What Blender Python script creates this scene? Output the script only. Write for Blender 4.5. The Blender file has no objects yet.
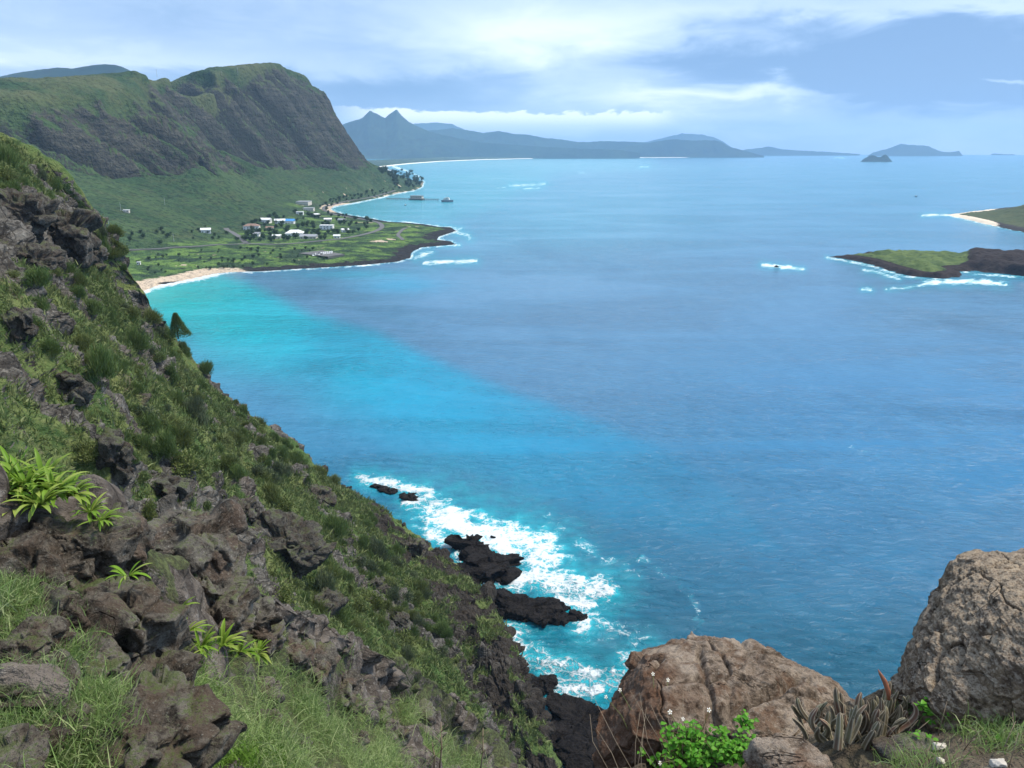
import bpy, math, random
import numpy as np
from mathutils import Vector, Matrix
from mathutils.bvhtree import BVHTree

S = bpy.context.scene
COL = S.collection
R = math.radians
rng = np.random.default_rng(7)
random.seed(7)

# ------------------------------------------------------------------ camera
F, CX, CY, HZ, CAMZ = 770.0, 512.0, 384.0, 150.0, 150.0
PITCH = math.atan((CY - HZ) / F)
SP, CP = math.sin(PITCH), math.cos(PITCH)
cam = bpy.data.cameras.new('camera')
cam.sensor_width = 36.0
cam.lens = 36.0 * F / 1024
cam.clip_start, cam.clip_end = 0.1, 120000
camo = bpy.data.objects.new('camera', cam)
COL.objects.link(camo)
camo.location = (0, 0, CAMZ)
camo.rotation_euler = (R(90) - PITCH, 0, 0)
S.camera = camo


def P(px, py, d):
    """a place seen in the photograph at px, py and d metres deep, as world x, y, z"""
    u, v = (px - CX) / F, (CY - py) / F
    return np.array([u * d, (CP + v * SP) * d, CAMZ + (-SP + v * CP) * d])


def sea(px, py, z=0.0):
    v = (CY - py) / F
    return P(px, py, (CAMZ - z) / (SP - v * CP))


def pix(p):
    p = np.asarray(p, float)
    x, y, z = p[..., 0], p[..., 1], p[..., 2] - CAMZ
    d = np.maximum(y * CP - z * SP, 1e-3)
    return CX + F * x / d, CY - F * (y * SP + z * CP) / d, d


def azel(px, py):
    q = P(px, py, 1.0) - np.array([0, 0, CAMZ])
    return math.degrees(math.atan2(q[0], q[1])), math.degrees(math.asin(q[2] / np.linalg.norm(q)))


# ------------------------------------------------------------------ node helper
class NT:
    def __init__(self, nt):
        self.t = nt

    def n(self, typ, **kw):
        k = self.t.nodes.new(typ)
        for a, b in kw.items():
            setattr(k, a, b)
        return k

    def put(self, sock, v):
        if v is None:
            return
        if isinstance(v, bpy.types.NodeSocket):
            self.t.links.new(v, sock)
        elif isinstance(v, (tuple, list)) and sock.type == 'RGBA' and len(v) == 3:
            sock.default_value = (*v, 1)
        else:
            sock.default_value = v

    def m(self, op, a, b=None, c=None, clamp=False):
        k = self.n('ShaderNodeMath', operation=op, use_clamp=clamp)
        for i, v in enumerate((a, b, c)):
            self.put(k.inputs[i], v)
        return k.outputs[0]

    def mix(self, f, a, b, mode='MIX'):
        k = self.n('ShaderNodeMix', data_type='RGBA', blend_type=mode)
        self.put(k.inputs[0], f); self.put(k.inputs[6], a); self.put(k.inputs[7], b)
        return k.outputs[2]

    def step(self, x, lo, hi):
        k = self.n('ShaderNodeMapRange', interpolation_type='SMOOTHSTEP')
        self.put(k.inputs[0], x); self.put(k.inputs[1], lo); self.put(k.inputs[2], hi)
        return k.outputs[0]

    def obj(self):
        return self.n('ShaderNodeTexCoord').outputs['Object']

    def pos(self):
        return self.n('ShaderNodeNewGeometry').outputs['Position']

    def scale(self, v, s):
        k = self.n('ShaderNodeMapping')
        self.put(k.inputs[0], v); k.inputs[3].default_value = s
        return k.outputs[0]

    def noise(self, v, s, detail=4, rough=.55, dist=0.0, color=False):
        k = self.n('ShaderNodeTexNoise')
        self.put(k.inputs['Vector'], v)
        k.inputs['Scale'].default_value = s
        k.inputs['Detail'].default_value = detail
        k.inputs['Roughness'].default_value = rough
        k.inputs['Distortion'].default_value = dist
        return k.outputs['Color' if color else 0]

    def vor(self, v, s, feature='F1', out='Distance'):
        k = self.n('ShaderNodeTexVoronoi', feature=feature)
        self.put(k.inputs['Vector'], v)
        k.inputs['Scale'].default_value = s
        return k.outputs[out]

    def attr(self, name, color=False):
        k = self.n('ShaderNodeAttribute', attribute_name=name)
        return k.outputs['Color' if color else 'Fac']

    def sep(self, v):
        k = self.n('ShaderNodeSeparateXYZ')
        self.put(k.inputs[0], v)
        return k.outputs

    def comb(self, x, y, z):
        k = self.n('ShaderNodeCombineXYZ')
        for i, v in enumerate((x, y, z)):
            self.put(k.inputs[i], v)
        return k.outputs[0]

    def bump(self, h, strength=.5, dist=.1, normal=None):
        k = self.n('ShaderNodeBump')
        self.put(k.inputs['Strength'], strength)
        k.inputs['Distance'].default_value = dist
        self.put(k.inputs['Height'], h)
        if normal is not None:
            self.put(k.inputs['Normal'], normal)
        return k.outputs[0]


def material(name):
    m = bpy.data.materials.new(name)
    m.use_nodes = True
    t = NT(m.node_tree)
    b = m.node_tree.nodes['Principled BSDF']
    b.inputs['Specular IOR Level'].default_value = .12
    return m, t, b


# ------------------------------------------------------------------ sky and sun
SUN_EL, SUN_AZ = 58.0, 75.0           # azimuth clockwise from the view direction
w = bpy.data.worlds.new('World')
S.world = w
w.use_nodes = True
t = NT(w.node_tree)
bg = w.node_tree.nodes['Background']
sky = t.n('ShaderNodeTexSky', sky_type='NISHITA', sun_disc=False)
sky.sun_elevation, sky.sun_rotation = R(SUN_EL), R(SUN_AZ)
sky.altitude = 100
dirv = t.n('ShaderNodeTexCoord').outputs['Generated']
dx, dy, dz = t.sep(dirv)
AZ = t.m('MULTIPLY', t.m('ARCTAN2', dx, dy), 180 / math.pi)
EL = t.m('MULTIPLY', t.m('ARCSINE', dz), 180 / math.pi)
cv = t.comb(t.m('MULTIPLY', AZ, .05), t.m('MULTIPLY', EL, .16), 0.0)
n1 = t.noise(cv, 1.0, 5, .55, .6)
n2 = t.noise(t.comb(t.m('MULTIPLY', AZ, .16), t.m('MULTIPLY', EL, .55), 3.7), 1.0, 6, .58, .4)
waz = t.m('MULTIPLY_ADD', t.m('SUBTRACT', n1, .5), 26.0, AZ)
wel = t.m('MULTIPLY_ADD', t.m('SUBTRACT', n2, .5), 4.5, EL)
acc = t.m('MULTIPLY_ADD', t.m('SUBTRACT', n2, .5), .42, t.m('MULTIPLY_ADD', t.m('SUBTRACT', n1, .5), .34, .38))
BLOBS = [  # px, py, half width px, half height px, amount
    (540, 42, 120, 30, .36), (600, 22, 150, 26, .12), (760, 92, 80, 12, .55), (640, 96, 70, 15, .42),
    (330, 98, 130, 22, -.26), (900, 66, 170, 26, -.42), (950, 58, 130, 24, -.24), (700, 66, 60, 12, -.14), (820, 34, 120, 22, -.16), (960, 98, 110, 13, -.50),
    (0, 48, 24, 10, .42), (120, 58, 150, 10, .22), (900, 5, 220, 10, .22), (1000, 40, 80, 9, .14),
    (1016, 78, 28, 4, .5), (200, 20, 220, 30, -.03), (660, 120, 300, 12, .10), (960, 135, 120, 12, .10), (450, 88, 90, 14, -.14),
    (870, 83, 50, 4, -.45), (730, 60, 120, 14, -.14)]
for px, py, hw, hh, a in BLOBS:
    a0, e0 = azel(px, py)
    k = math.degrees(1 / F) * .93
    gx = t.m('POWER', t.m('DIVIDE', t.m('SUBTRACT', waz, a0), hw * k), 2.0)
    gy = t.m('POWER', t.m('DIVIDE', t.m('SUBTRACT', wel, e0), hh * k), 2.0)
    g = t.m('EXPONENT', t.m('MULTIPLY', t.m('ADD', gx, gy), -1.0))
    acc = t.m('MULTIPLY_ADD', g, a, acc)
up = t.step(EL, 14.0, 40.0)
acc = t.m('ADD', acc, t.m('MULTIPLY', up, .12))
cr = t.n('ShaderNodeValToRGB')
cr.color_ramp.interpolation = 'B_SPLINE'
E = cr.color_ramp.elements
E[0].position, E[0].color = 0.0, (.14, .26, .48, 1)
E[1].position, E[1].color = 1.0, (1.02, 1.04, 1.06, 1)
for p_, c_ in ((.25, (.25, .39, .62)), (.5, (.49, .62, .83)), (.75, (.71, .81, .94))):
    e = E.new(p_); e.color = (*c_, 1)
t.put(cr.inputs[0], acc)
# the bright cloud bank that lies along the far ridge
a0, e0 = azel(345, 108); a1, e1 = azel(690, 116)
ang = t.noise(t.comb(t.m('MULTIPLY', AZ, .55), t.m('MULTIPLY', EL, 1.2), 9.1), 1.0, 6, .6)
fine = t.noise(t.comb(t.m('MULTIPLY', AZ, 1.6), t.m('MULTIPLY', EL, 2.4), 2.2), 1.0, 5, .6)
ae, ee = azel(652, 110)
tip = t.m('EXPONENT', t.m('MULTIPLY', t.m('POWER', t.m('DIVIDE', t.m('SUBTRACT', AZ, ae), 3.2), 2.0), -1.0))
top = t.m('ADD', t.m('MULTIPLY_ADD', t.m('SUBTRACT', ang, .5), 1.0, azel(560, 113.5)[1]), t.m('MULTIPLY_ADD', tip, .26, t.m('MULTIPLY', t.m('SUBTRACT', fine, .5), .5)))
top = t.m('ADD', top, t.m('MULTIPLY', t.m('SUBTRACT', 7.0, AZ), .02))
upper = t.step(t.m('SUBTRACT', top, EL), -.02, .16)
lower = t.step(t.m('SUBTRACT', EL, azel(560, 126)[1]), -.9, .75)
side = t.m('MULTIPLY', t.step(AZ, a0 - 2.0, a0 + 3.5), t.step(t.m('SUBTRACT', a1, AZ), 0.0, 3.0))
bank = t.m('MULTIPLY', t.m('MULTIPLY', upper, lower), side)
ccol = t.mix(t.m('MULTIPLY', bank, .95), cr.outputs[0], (1.10, 1.14, 1.18))
skyc = t.mix(1.0, sky.outputs[0], (.10, .10, .10), 'MULTIPLY')
fin = t.mix(.86, skyc, ccol)
w.node_tree.links.new(fin, bg.inputs[0])
bg.inputs[1].default_value = 1.0

sun = bpy.data.lights.new('sun', 'SUN')
sun.energy, sun.angle, sun.color = 3.4, R(12), (1.0, .93, .80)
suno = bpy.data.objects.new('sun', sun)
COL.objects.link(suno)
suno.rotation_euler = (R(90 - SUN_EL), 0, R(-SUN_AZ) + math.pi)
sd_ = Vector((math.sin(R(SUN_AZ)) * math.cos(R(SUN_EL)), math.cos(R(SUN_AZ)) * math.cos(R(SUN_EL)), math.sin(R(SUN_EL))))
suno.rotation_euler = sd_.to_track_quat('Z', 'Y').to_euler()

S.view_settings.view_transform = 'Standard'
S.view_settings.look = 'None'
S.view_settings.exposure = 0.57
S.view_settings.gamma = 1.0
S.view_settings.use_curve_mapping = False
S.render.engine = 'CYCLES'
cy = S.cycles
cy.use_denoising = True
try:
    cy.denoiser = 'OPENIMAGEDENOISE'
    cy.denoising_prefilter = 'ACCURATE'
except Exception:
    pass
cy.max_bounces, cy.diffuse_bounces, cy.glossy_bounces = 5, 2, 2
cy.transmission_bounces, cy.volume_bounces, cy.transparent_max_bounces = 2, 1, 8
cy.caustics_reflective = cy.caustics_refractive = False
cy.sample_clamp_indirect = 4


# ------------------------------------------------------------------ noise
def _h(ix, iy, iz, seed):
    h = (ix.astype(np.uint32) * np.uint32(0x27d4eb2d)) ^ (iy.astype(np.uint32) * np.uint32(0x165667b1)) ^ (iz.astype(np.uint32) * np.uint32(0x9e3779b1))
    h = h + np.uint32((seed * 0x85ebca6b + 12345) & 0xffffffff)
    h ^= h >> np.uint32(15); h = h * np.uint32(0x85ebca6b)
    h ^= h >> np.uint32(13); h = h * np.uint32(0xc2b2ae35)
    return h ^ (h >> np.uint32(16))


def perlin(p, seed=0):
    p = np.asarray(p, float)
    i = np.floor(p).astype(np.int64)
    f = p - i
    u = f * f * f * (f * (f * 6 - 15) + 10)
    i = (i & 0xffffffff)
    out = np.zeros(p.shape[:-1])
    for a in (0, 1):
        wx = u[..., 0] if a else 1 - u[..., 0]
        for b in (0, 1):
            wy = u[..., 1] if b else 1 - u[..., 1]
            for c in (0, 1):
                wz = u[..., 2] if c else 1 - u[..., 2]
                h = _h((i[..., 0] + a) & 0xffffffff, (i[..., 1] + b) & 0xffffffff, (i[..., 2] + c) & 0xffffffff, seed)
                gx = (h & np.uint32(1023)).astype(float) / 511.5 - 1
                gy = ((h >> np.uint32(10)) & np.uint32(1023)).astype(float) / 511.5 - 1
                gz = ((h >> np.uint32(20)) & np.uint32(1023)).astype(float) / 511.5 - 1
                out += wx * wy * wz * (gx * (f[..., 0] - a) + gy * (f[..., 1] - b) + gz * (f[..., 2] - c))
    return out * 1.3


def fbm(p, octv=5, seed=0, gain=.5, lac=2.03):
    p = np.asarray(p, float)
    o, a, s = 0, 1.0, 0
    for k in range(octv):
        o = o + a * perlin(p + 17.3 * k, seed + k)
        s += a; a *= gain; p = p * lac
    return o / s * 1.5


def ridged(p, octv=4, seed=0, gain=.5):
    p = np.asarray(p, float)
    o, a, s = 0, 1.0, 0
    for k in range(octv):
        o = o + a * (1 - np.abs(perlin(p + 9.1 * k, seed + k)) * 2.2)
        s += a; a *= gain; p = p * 2.07
    return o / s


def worley(p, seed=0):
    """F1, F2 and a random value per cell"""
    p = np.asarray(p, float)
    i = np.floor(p).astype(np.int64)
    f1 = np.full(p.shape[:-1], 9.0); f2 = f1.copy(); cid = np.zeros(p.shape[:-1])
    for a in (-1, 0, 1):
        for b in (-1, 0, 1):
            for c in (-1, 0, 1):
                h = _h((i[..., 0] + a) & 0xffffffff, (i[..., 1] + b) & 0xffffffff, (i[..., 2] + c) & 0xffffffff, seed)
                q0 = i[..., 0] + a + (h & np.uint32(1023)) / 1023.0
                q1 = i[..., 1] + b + ((h >> np.uint32(10)) & np.uint32(1023)) / 1023.0
                q2 = i[..., 2] + c + ((h >> np.uint32(20)) & np.uint32(1023)) / 1023.0
                d = np.sqrt((p[..., 0] - q0) ** 2 + (p[..., 1] - q1) ** 2 + (p[..., 2] - q2) ** 2)
                near = d < f1
                f2 = np.where(near, f1, np.minimum(f2, d))
                cid = np.where(near, (h >> np.uint32(7)) % np.uint32(1000) / 999.0, cid)
                f1 = np.where(near, d, f1)
    return f1, f2, cid


def sstep(x, a, b):
    q = np.clip((x - a) / (b - a), 0, 1)
    return q * q * (3 - 2 * q)


def sdist(x, y, poly):
    """signed distance to a closed polygon, positive inside"""
    poly = np.asarray(poly, float)
    best = np.full(np.shape(x), 1e18); inside = np.zeros(np.shape(x), bool)
    for (ax, ay), (bx, by) in zip(poly, np.roll(poly, -1, 0)):
        ex, ey = bx - ax, by - ay
        q = np.clip(((x - ax) * ex + (y - ay) * ey) / (ex * ex + ey * ey + 1e-9), 0, 1)
        best = np.minimum(best, (x - ax - q * ex) ** 2 + (y - ay - q * ey) ** 2)
        if ay != by:
            inside ^= ((ay > y) != (by > y)) & (x < (bx - ax) * (y - ay) / (by - ay) + ax)
    return np.sqrt(best) * np.where(inside, 1, -1)


def pline(x, y, pts):
    """distance to an open polyline"""
    pts = np.asarray(pts, float)
    best = np.full(np.shape(x), 1e18)
    for (ax, ay), (bx, by) in zip(pts[:-1], pts[1:]):
        ex, ey = bx - ax, by - ay
        q = np.clip(((x - ax) * ex + (y - ay) * ey) / (ex * ex + ey * ey + 1e-9), 0, 1)
        best = np.minimum(best, (x - ax - q * ex) ** 2 + (y - ay - q * ey) ** 2)
    return np.sqrt(best)


# ------------------------------------------------------------------ mesh helpers
def raw_mesh(name, verts, faces, smooth=True, attrs=None):
    verts = np.asarray(verts, np.float32).reshape(-1, 3)
    me = bpy.data.meshes.new(name)
    if isinstance(faces, np.ndarray):
        groups = [faces]
    else:
        groups = [np.asarray(f) for f in faces if len(f)]
    idx = np.concatenate([g.reshape(-1) for g in groups]).astype(np.int32)
    tot = np.concatenate([np.full(len(g), g.shape[1]) for g in groups])
    start = np.concatenate([[0], np.cumsum(tot)[:-1]]).astype(np.int32)
    me.vertices.add(len(verts)); me.loops.add(len(idx)); me.polygons.add(len(tot))
    me.vertices.foreach_set('co', verts.reshape(-1))
    me.loops.foreach_set('vertex_index', idx)
    me.polygons.foreach_set('loop_start', start)
    me.update(calc_edges=True)
    if smooth:
        me.polygons.foreach_set('use_smooth', np.ones(len(tot), bool))
    else:
        me.polygons.foreach_set('use_smooth', np.zeros(len(tot), bool))
    for k, v in (attrs or {}).items():
        v = np.asarray(v, np.float32)
        if v.ndim == 1 or v.shape[-1] != 4:
            a = me.attributes.new(k, 'FLOAT', 'POINT'); a.data.foreach_set('value', v.reshape(-1))
        else:
            a = me.attributes.new(k, 'FLOAT_COLOR', 'POINT'); a.data.foreach_set('color', v.reshape(-1))
    return me


def link(name, me, mat=None, parent=None, loc=None):
    o = bpy.data.objects.new(name, me)
    COL.objects.link(o)
    if mat is not None and me is not None and not me.materials:
        me.materials.append(mat)
    if parent is not None:
        o.parent = parent
    if loc is not None:
        o.location = loc
    return o


def tag(o, label, cat=None, group=None, kind=None):
    if label: o['label'] = label
    if cat: o['category'] = cat
    if group: o['group'] = group
    if kind: o['kind'] = kind
    return o


def empty(name, loc, rz=0.0, label=None, cat=None, group=None):
    o = link(name, None, loc=Vector(loc))
    o.rotation_euler = (0, 0, rz)
    o.empty_display_size = .1
    return tag(o, label, cat, group)


def grid_faces(nr, nc):
    i = np.arange(nr * nc).reshape(nr, nc)
    return np.stack([i[:-1, :-1], i[:-1, 1:], i[1:, 1:], i[1:, :-1]], -1).reshape(-1, 4)


def catmull(a, n, axis):
    a = np.moveaxis(np.asarray(a, float), axis, 0)
    m = len(a)
    s = np.linspace(0, m - 1, n) if np.isscalar(n) else np.asarray(n)
    i = np.clip(np.floor(s).astype(int), 0, m - 2)
    q = (s - i).reshape(-1, *([1] * (a.ndim - 1)))
    ext = np.concatenate([[2 * a[0] - a[1]], a, [2 * a[-1] - a[-2]]])
    p0, p1, p2, p3 = ext[i], ext[i + 1], ext[i + 2], ext[i + 3]
    o = .5 * (2 * p1 + (p2 - p0) * q + (2 * p0 - 5 * p1 + 4 * p2 - p3) * q * q + (3 * p1 - p0 - 3 * p2 + p3) * q ** 3)
    return np.moveaxis(o, 0, axis)


def patch(net, nr, nc):
    return catmull(catmull(net, nr, 0), nc, 1)


def gnormals(g):
    n = np.cross(np.gradient(g, axis=1), np.gradient(g, axis=0))
    n /= np.linalg.norm(n, axis=-1, keepdims=True) + 1e-9
    return n


class MB:
    """collects boxes, tubes and discs into one mesh"""
    def __init__(self):
        self.v, self.f = [], []

    def add(self, v, f):
        b = len(self.v)
        self.v += [tuple(q) for q in v]
        self.f += [[b + i for i in q] for q in f]

    def box(self, c, s, rz=0.0, taper=1.0):
        x, y, z = s[0] / 2, s[1] / 2, s[2] / 2
        pts = []
        for sz, k in ((-z, 1.0), (z, taper)):
            for sx, sy in ((-x, -y), (x, -y), (x, y), (-x, y)):
                a, b = sx * k, sy * k
                pts.append((c[0] + a * math.cos(rz) - b * math.sin(rz), c[1] + a * math.sin(rz) + b * math.cos(rz), c[2] + sz))
        self.add(pts, [(3, 2, 1, 0), (4, 5, 6, 7), (0, 1, 5, 4), (1, 2, 6, 5), (2, 3, 7, 6), (3, 0, 4, 7)])
        return self

    def tube(self, pts, r, n=6, cap=True):
        pts = [Vector(p) for p in pts]
        rr = r if isinstance(r, (list, tuple, np.ndarray)) else [r] * len(pts)
        rings = []
        for i, p in enumerate(pts):
            d = (pts[min(i + 1, len(pts) - 1)] - pts[max(i - 1, 0)]).normalized()
            a = d.orthogonal().normalized() if i == 0 else (rings_a - d * rings_a.dot(d)).normalized()
            rings_a = a
            b = d.cross(a)
            rings.append([p + (a * math.cos(2 * math.pi * k / n) + b * math.sin(2 * math.pi * k / n)) * rr[i] for k in range(n)])
        v = [q for ring in rings for q in ring]
        f = [(i * n + k, i * n + (k + 1) % n, (i + 1) * n + (k + 1) % n, (i + 1) * n + k) for i in range(len(pts) - 1) for k in range(n)]
        if cap:
            f += [tuple(range(n - 1, -1, -1)), tuple(range((len(pts) - 1) * n, len(pts) * n))]
        self.add(v, f)
        return self

    def build(self, name, mat, parent=None, smooth=False):
        me = bpy.data.meshes.new(name)
        me.from_pydata(self.v, [], self.f)
        me.update()
        if smooth:
            me.polygons.foreach_set('use_smooth', np.ones(len(self.f), bool))
        return link(name, me, mat, parent)


def copy_tree(o, parent=None):
    c = o.copy()
    COL.objects.link(c)
    c.parent = parent
    for ch in list(o.children):
        copy_tree(ch, c)
    return c


def grid_bvh(g):
    g = np.asarray(g)
    f = grid_faces(*g.shape[:2])
    return BVHTree.FromPolygons(g.reshape(-1, 3).tolist(), f.tolist())


def ray(bvh, px, py):
    d = Vector(P(px, py, 1.0) - np.array([0, 0, CAMZ])).normalized()
    loc, nor, _, dist = bvh.ray_cast(Vector((0, 0, CAMZ)), d)
    return loc, nor


def drop(bvh, x, y, top=400.0):
    loc, nor, _, _ = bvh.ray_cast(Vector((x, y, top)), Vector((0, 0, -1)))
    return loc
HAZE = 0.000039
# ------------------------------------------------------------------ SEA
SHORE_PX = [(60, 335), (100, 310), (136, 297), (155, 286.5), (183, 281), (218, 273.5), (235.5, 272), (262, 271.5), (300, 269), (327, 267.5), (360, 265.5), (397, 262),
            (411, 258), (413, 252), (422, 247.5), (440, 246), (457, 244.5), (452, 241.5), (438, 240), (440, 236.5), (457, 231), (452, 227.5), (440, 227),
            (425, 224.5), (404, 222.6), (390, 222), (376, 219.5), (360, 217), (345, 214.5), (336, 212), (331, 209.3), (334, 206.5), (345, 204.5),
            (360, 201.5), (378, 198), (400, 192.8), (416, 190), (422, 187), (424, 182), (419, 176.5), (405, 170.5), (393, 166.5)]
FOAM = [  # polyline in photo pixels, half width, amount
    ([(436, 516), (480, 534), (520, 548), (545, 560)], 19, 1.1), ([(430, 530), (455, 545), (470, 560)], 9, .9), ([(488, 590), (492, 640), (505, 690), (522, 715)], 10, 1.0), ([(505, 655), (540, 668), (575, 690)], 14, .55),
    ([(440, 514), (470, 525), (505, 540)], 12, .9), ([(412, 508), (440, 520)], 9, .45),
    ([(505, 530), (550, 540), (556, 560), (520, 580)], 11, .8),
    ([(500, 578), (540, 578), (580, 588), (605, 590)], 13, 1.05),
    ([(560, 600), (588, 606), (582, 628)], 10, 1.0),
    ([(505, 630), (518, 640), (505, 665), (512, 700), (520, 712)], 13, 1.0),
    ([(500, 645), (530, 640), (550, 655)], 8, .6),
    ([(545, 662), (580, 672), (610, 684), (636, 660)], 12, .85),
    ([(560, 690), (600, 690)], 9, 1.0),
    ([(362, 479), (400, 486), (428, 491), (430, 497), (405, 503)], 6, 1.0),
    ([(548, 518), (600, 560), (640, 575)], 7, .36), ([(640, 560), (690, 590), (700, 625)], 6, .36), ([(600, 625), (640, 640)], 14, .42),
    ([(425, 263), (445, 262), (476, 261)], 2.3, 1.0), ([(415, 258), (432, 252)], 2.5, .8), ([(455, 232), (468, 235), (470, 239)], 2, .75), ([(440, 246), (460, 245)], 1.3, .7),
    ([(440, 227), (462, 229)], 1.3, .6),
    ([(762, 265), (775, 266), (790, 267)], 2.0, 1.15), ([(780, 268), (792, 268), (803, 269)], 1.6, 1.1), ([(862, 289), (872, 290)], 1.6, .8), ([(886, 289), (905, 288), (928, 284)], 1.3, .7),
    ([(925, 283), (960, 281.5), (985, 282), (1006, 284)], 2.6, 1.1), ([(864, 270), (877, 272), (900, 279)], 1.7, .9), ([(960, 271), (985, 275), (1024, 277)], 1.5, .7), ([(826, 257.5), (868, 265), (905, 276.5), (950, 280)], 1.2, .85),
    ([(922, 215.5), (945, 214.5), (962, 218)], 1.3, 1.1), ([(962, 218), (985, 224), (1003, 227), (1040, 234)], 1.3, .9),
    ([(510, 186), (545, 184)], 1.8, .62), ([(524, 189), (540, 188)], 1.2, .55), ([(497, 188), (505, 187.5)], 1.0, .5), ([(640, 167), (648, 167)], .9, .6), ([(578, 173), (584, 173)], .8, .5),
    ([(834, 158), (845, 158)], .7, .6), ([(617, 228), (660, 222)], 1.2, .25), ([(780, 430), (860, 450), (900, 462)], 4, .20)]

ANG = np.radians(np.linspace(-66, 66, 980))
PYS = np.concatenate([np.linspace(1150, 760, 120), np.linspace(758, 200, 460), np.linspace(199, 156, 90)])
dep = CAMZ * F * CP / np.maximum(PYS - CY + F * math.tan(PITCH), 1) / CP
gdist = np.concatenate([CAMZ / np.tan(np.arctan((PYS - CY) / F) + PITCH), [21000, 24000, 27000, 30000]])
gx = gdist[:, None] * np.sin(ANG); gy = gdist[:, None] * np.cos(ANG)
sg = np.stack([gx, gy, np.zeros_like(gx)], -1)
spx, spy, _d = pix(sg)


def ramp_np(x, xs, cs):
    cs = np.asarray(cs, float)
    return np.stack([np.interp(x, xs, cs[:, k]) for k in range(3)], -1)


low = fbm(np.stack([gx / 260, gy / 420, 0 * gx], -1), 4, 3)
low2 = fbm(np.stack([gx / 90, gy / 240, 0 * gx + 5], -1), 4, 8)
wob = fbm(np.stack([spx / 60, spy / 26, 0 * gx], -1), 4, 21) * 13
colr = np.array([1.0, 1.04, .86]) * ramp_np(spy + 18 * low, [150, 170, 205, 260, 320, 400, 470, 560, 660, 768],
               [(.045, .21, .37), (.050, .22, .38), (.055, .205, .37), (.070, .185, .36), (.066, .172, .35), (.050, .160, .34), (.022, .148, .325), (.008, .122, .265), (.005, .102, .205), (.005, .092, .185)])
right = sstep(spx, 560, 860) * sstep(spy, 300, 430) * (1 - sstep(spy, 520, 700))
colr = colr * (1 - .6 * right[..., None]) + np.array([.030, .172, .345]) * .6 * right[..., None]


def blend(mask, c):
    global colr
    m_ = np.clip(mask, 0, 1)[..., None]
    colr = colr * (1 - m_) + np.asarray(c) * m_


TURQ = [(60, 380), (130, 300), (150, 280), (215, 268), (248, 280), (325, 314), (380, 326), (430, 352), (500, 384), (580, 410), (660, 444), (740, 496), (790, 560), (640, 540), (540, 500), (440, 470), (330, 520), (200, 520)]
sdT = sdist(spx + wob * 1.6 + 9 * low2, spy + wob * .8 + 4 * low2 + 7 * low, TURQ)
mT = sstep(sdT, -5, 13) * (1 - .55 * sstep(spx, 420, 790))
mT *= 1 - .86 * sstep(spy - .42 * spx + 22 * low2, 225, 305)
dB = np.hypot(spx - 150, (spy - 285) * 1.25)
cT = ramp_np(dB + 14 * low2, [0, 30, 110, 190, 290, 430, 600], [(.06, .47, .44), (.003, .36, .37), (.0, .335, .41), (.0, .29, .41), (.0, .25, .405), (.001, .215, .38), (.004, .18, .34)])
blend(mT, cT)
blend(.75 * np.exp(-((spx + wob - 402) / 46) ** 2 - ((spy - 285) / 8.5) ** 2), (.003, .25, .41))
blend(.6 * np.exp(-((spx + wob - 350) / 60) ** 2 - ((spy - 274) / 5) ** 2), (.008, .29, .40))
blend(.30 * sstep(sdist(spx, spy, [(240, 276), (330, 300), (420, 335), (430, 292), (330, 280)]), -8, 8) * sstep(low2, -.2, .3), (.008, .10, .17))
sdB = sdist(spx + wob * .6, spy + wob * .15, [(325, 212), (345, 200), (400, 190), (425, 178), (385, 164), (480, 158), (640, 157), (650, 163), (560, 170), (540, 182), (500, 200), (450, 222), (380, 224)])
blend(.75 * sstep(sdB, -14, 10), (.045, .33, .37))
blend(.7 * np.exp(-((spx - 470) / 110) ** 2 - ((spy - 163) / 5) ** 2), (.14, .43, .44))
blend(.35 * np.exp(-((spx - 600) / 120) ** 2 - ((spy - 168) / 4) ** 2), (.09, .36, .40))
blend(.45 * np.exp(-((spx + wob - 470) / 45) ** 2 - ((spy - 178) / 3) ** 2), (.10, .40, .42))
blend(.55 * np.exp(-((spx - 540) / 150) ** 2 - ((spy + wob - 212) / 42) ** 2), (.05, .29, .40))
blend(.22 * sstep(low2, .1, .6) * sstep(spy, 170, 260), (.006, .09, .18))
blend(.30 * sstep(low2, .05, .5) * sstep(spy, 380, 500) * (1 - sstep(spx, 520, 720)), (.004, .075, .12))
colr *= (1 - .20 * sstep(spy, 400, 560))[..., None]
foam = np.zeros_like(gx); halo = np.zeros_like(gx)
edge_n = fbm(np.stack([gx / 9, gy / 9, 0 * gx], -1), 4, 33)
wrpn = fbm(np.stack([spx / 14, spy / 5, 0 * gx], -1), 4, 35); wrpn2 = fbm(np.stack([spx / 9, spy / 4, 0 * gx + 4], -1), 4, 37)
for pts, hw, a in FOAM:
    d_ = pline(spx + hw * 1.2 * wrpn, spy + hw * .55 * wrpn2, pts)
    a = a * (1 if hw > 4 else np.clip(.95 + .9 * wrpn2, 0, 1.1))
    foam = np.maximum(foam, a * np.exp(-(d_ / hw) ** 2))
    if hw > 4 and np.max(a) > .5:
        halo = np.maximum(halo, np.minimum(a, 1) * np.exp(-(d_ / (hw * 2.1)) ** 2))
    elif np.max(a) > .6:
        halo = np.maximum(halo, .6 * np.exp(-(d_ / (hw * 2.5)) ** 2))
dsh = pline(spx, spy, SHORE_PX)
brk = fbm(np.stack([spx / 9, spy / 9, 0 * gx], -1), 3, 4)
foam = np.maximum(foam, np.clip(.75 + .9 * brk, 0, 1) * np.exp(-(dsh / 1.5) ** 2))
swash = pline(spx, spy, SHORE_PX[2:6])
foam = np.maximum(foam, 1.1 * np.exp(-(swash / 3.2) ** 2))
foam = np.maximum(foam, .9 * np.exp(-((dsh) / 1.6) ** 2) * sstep(spy, 175, 165))
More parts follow.
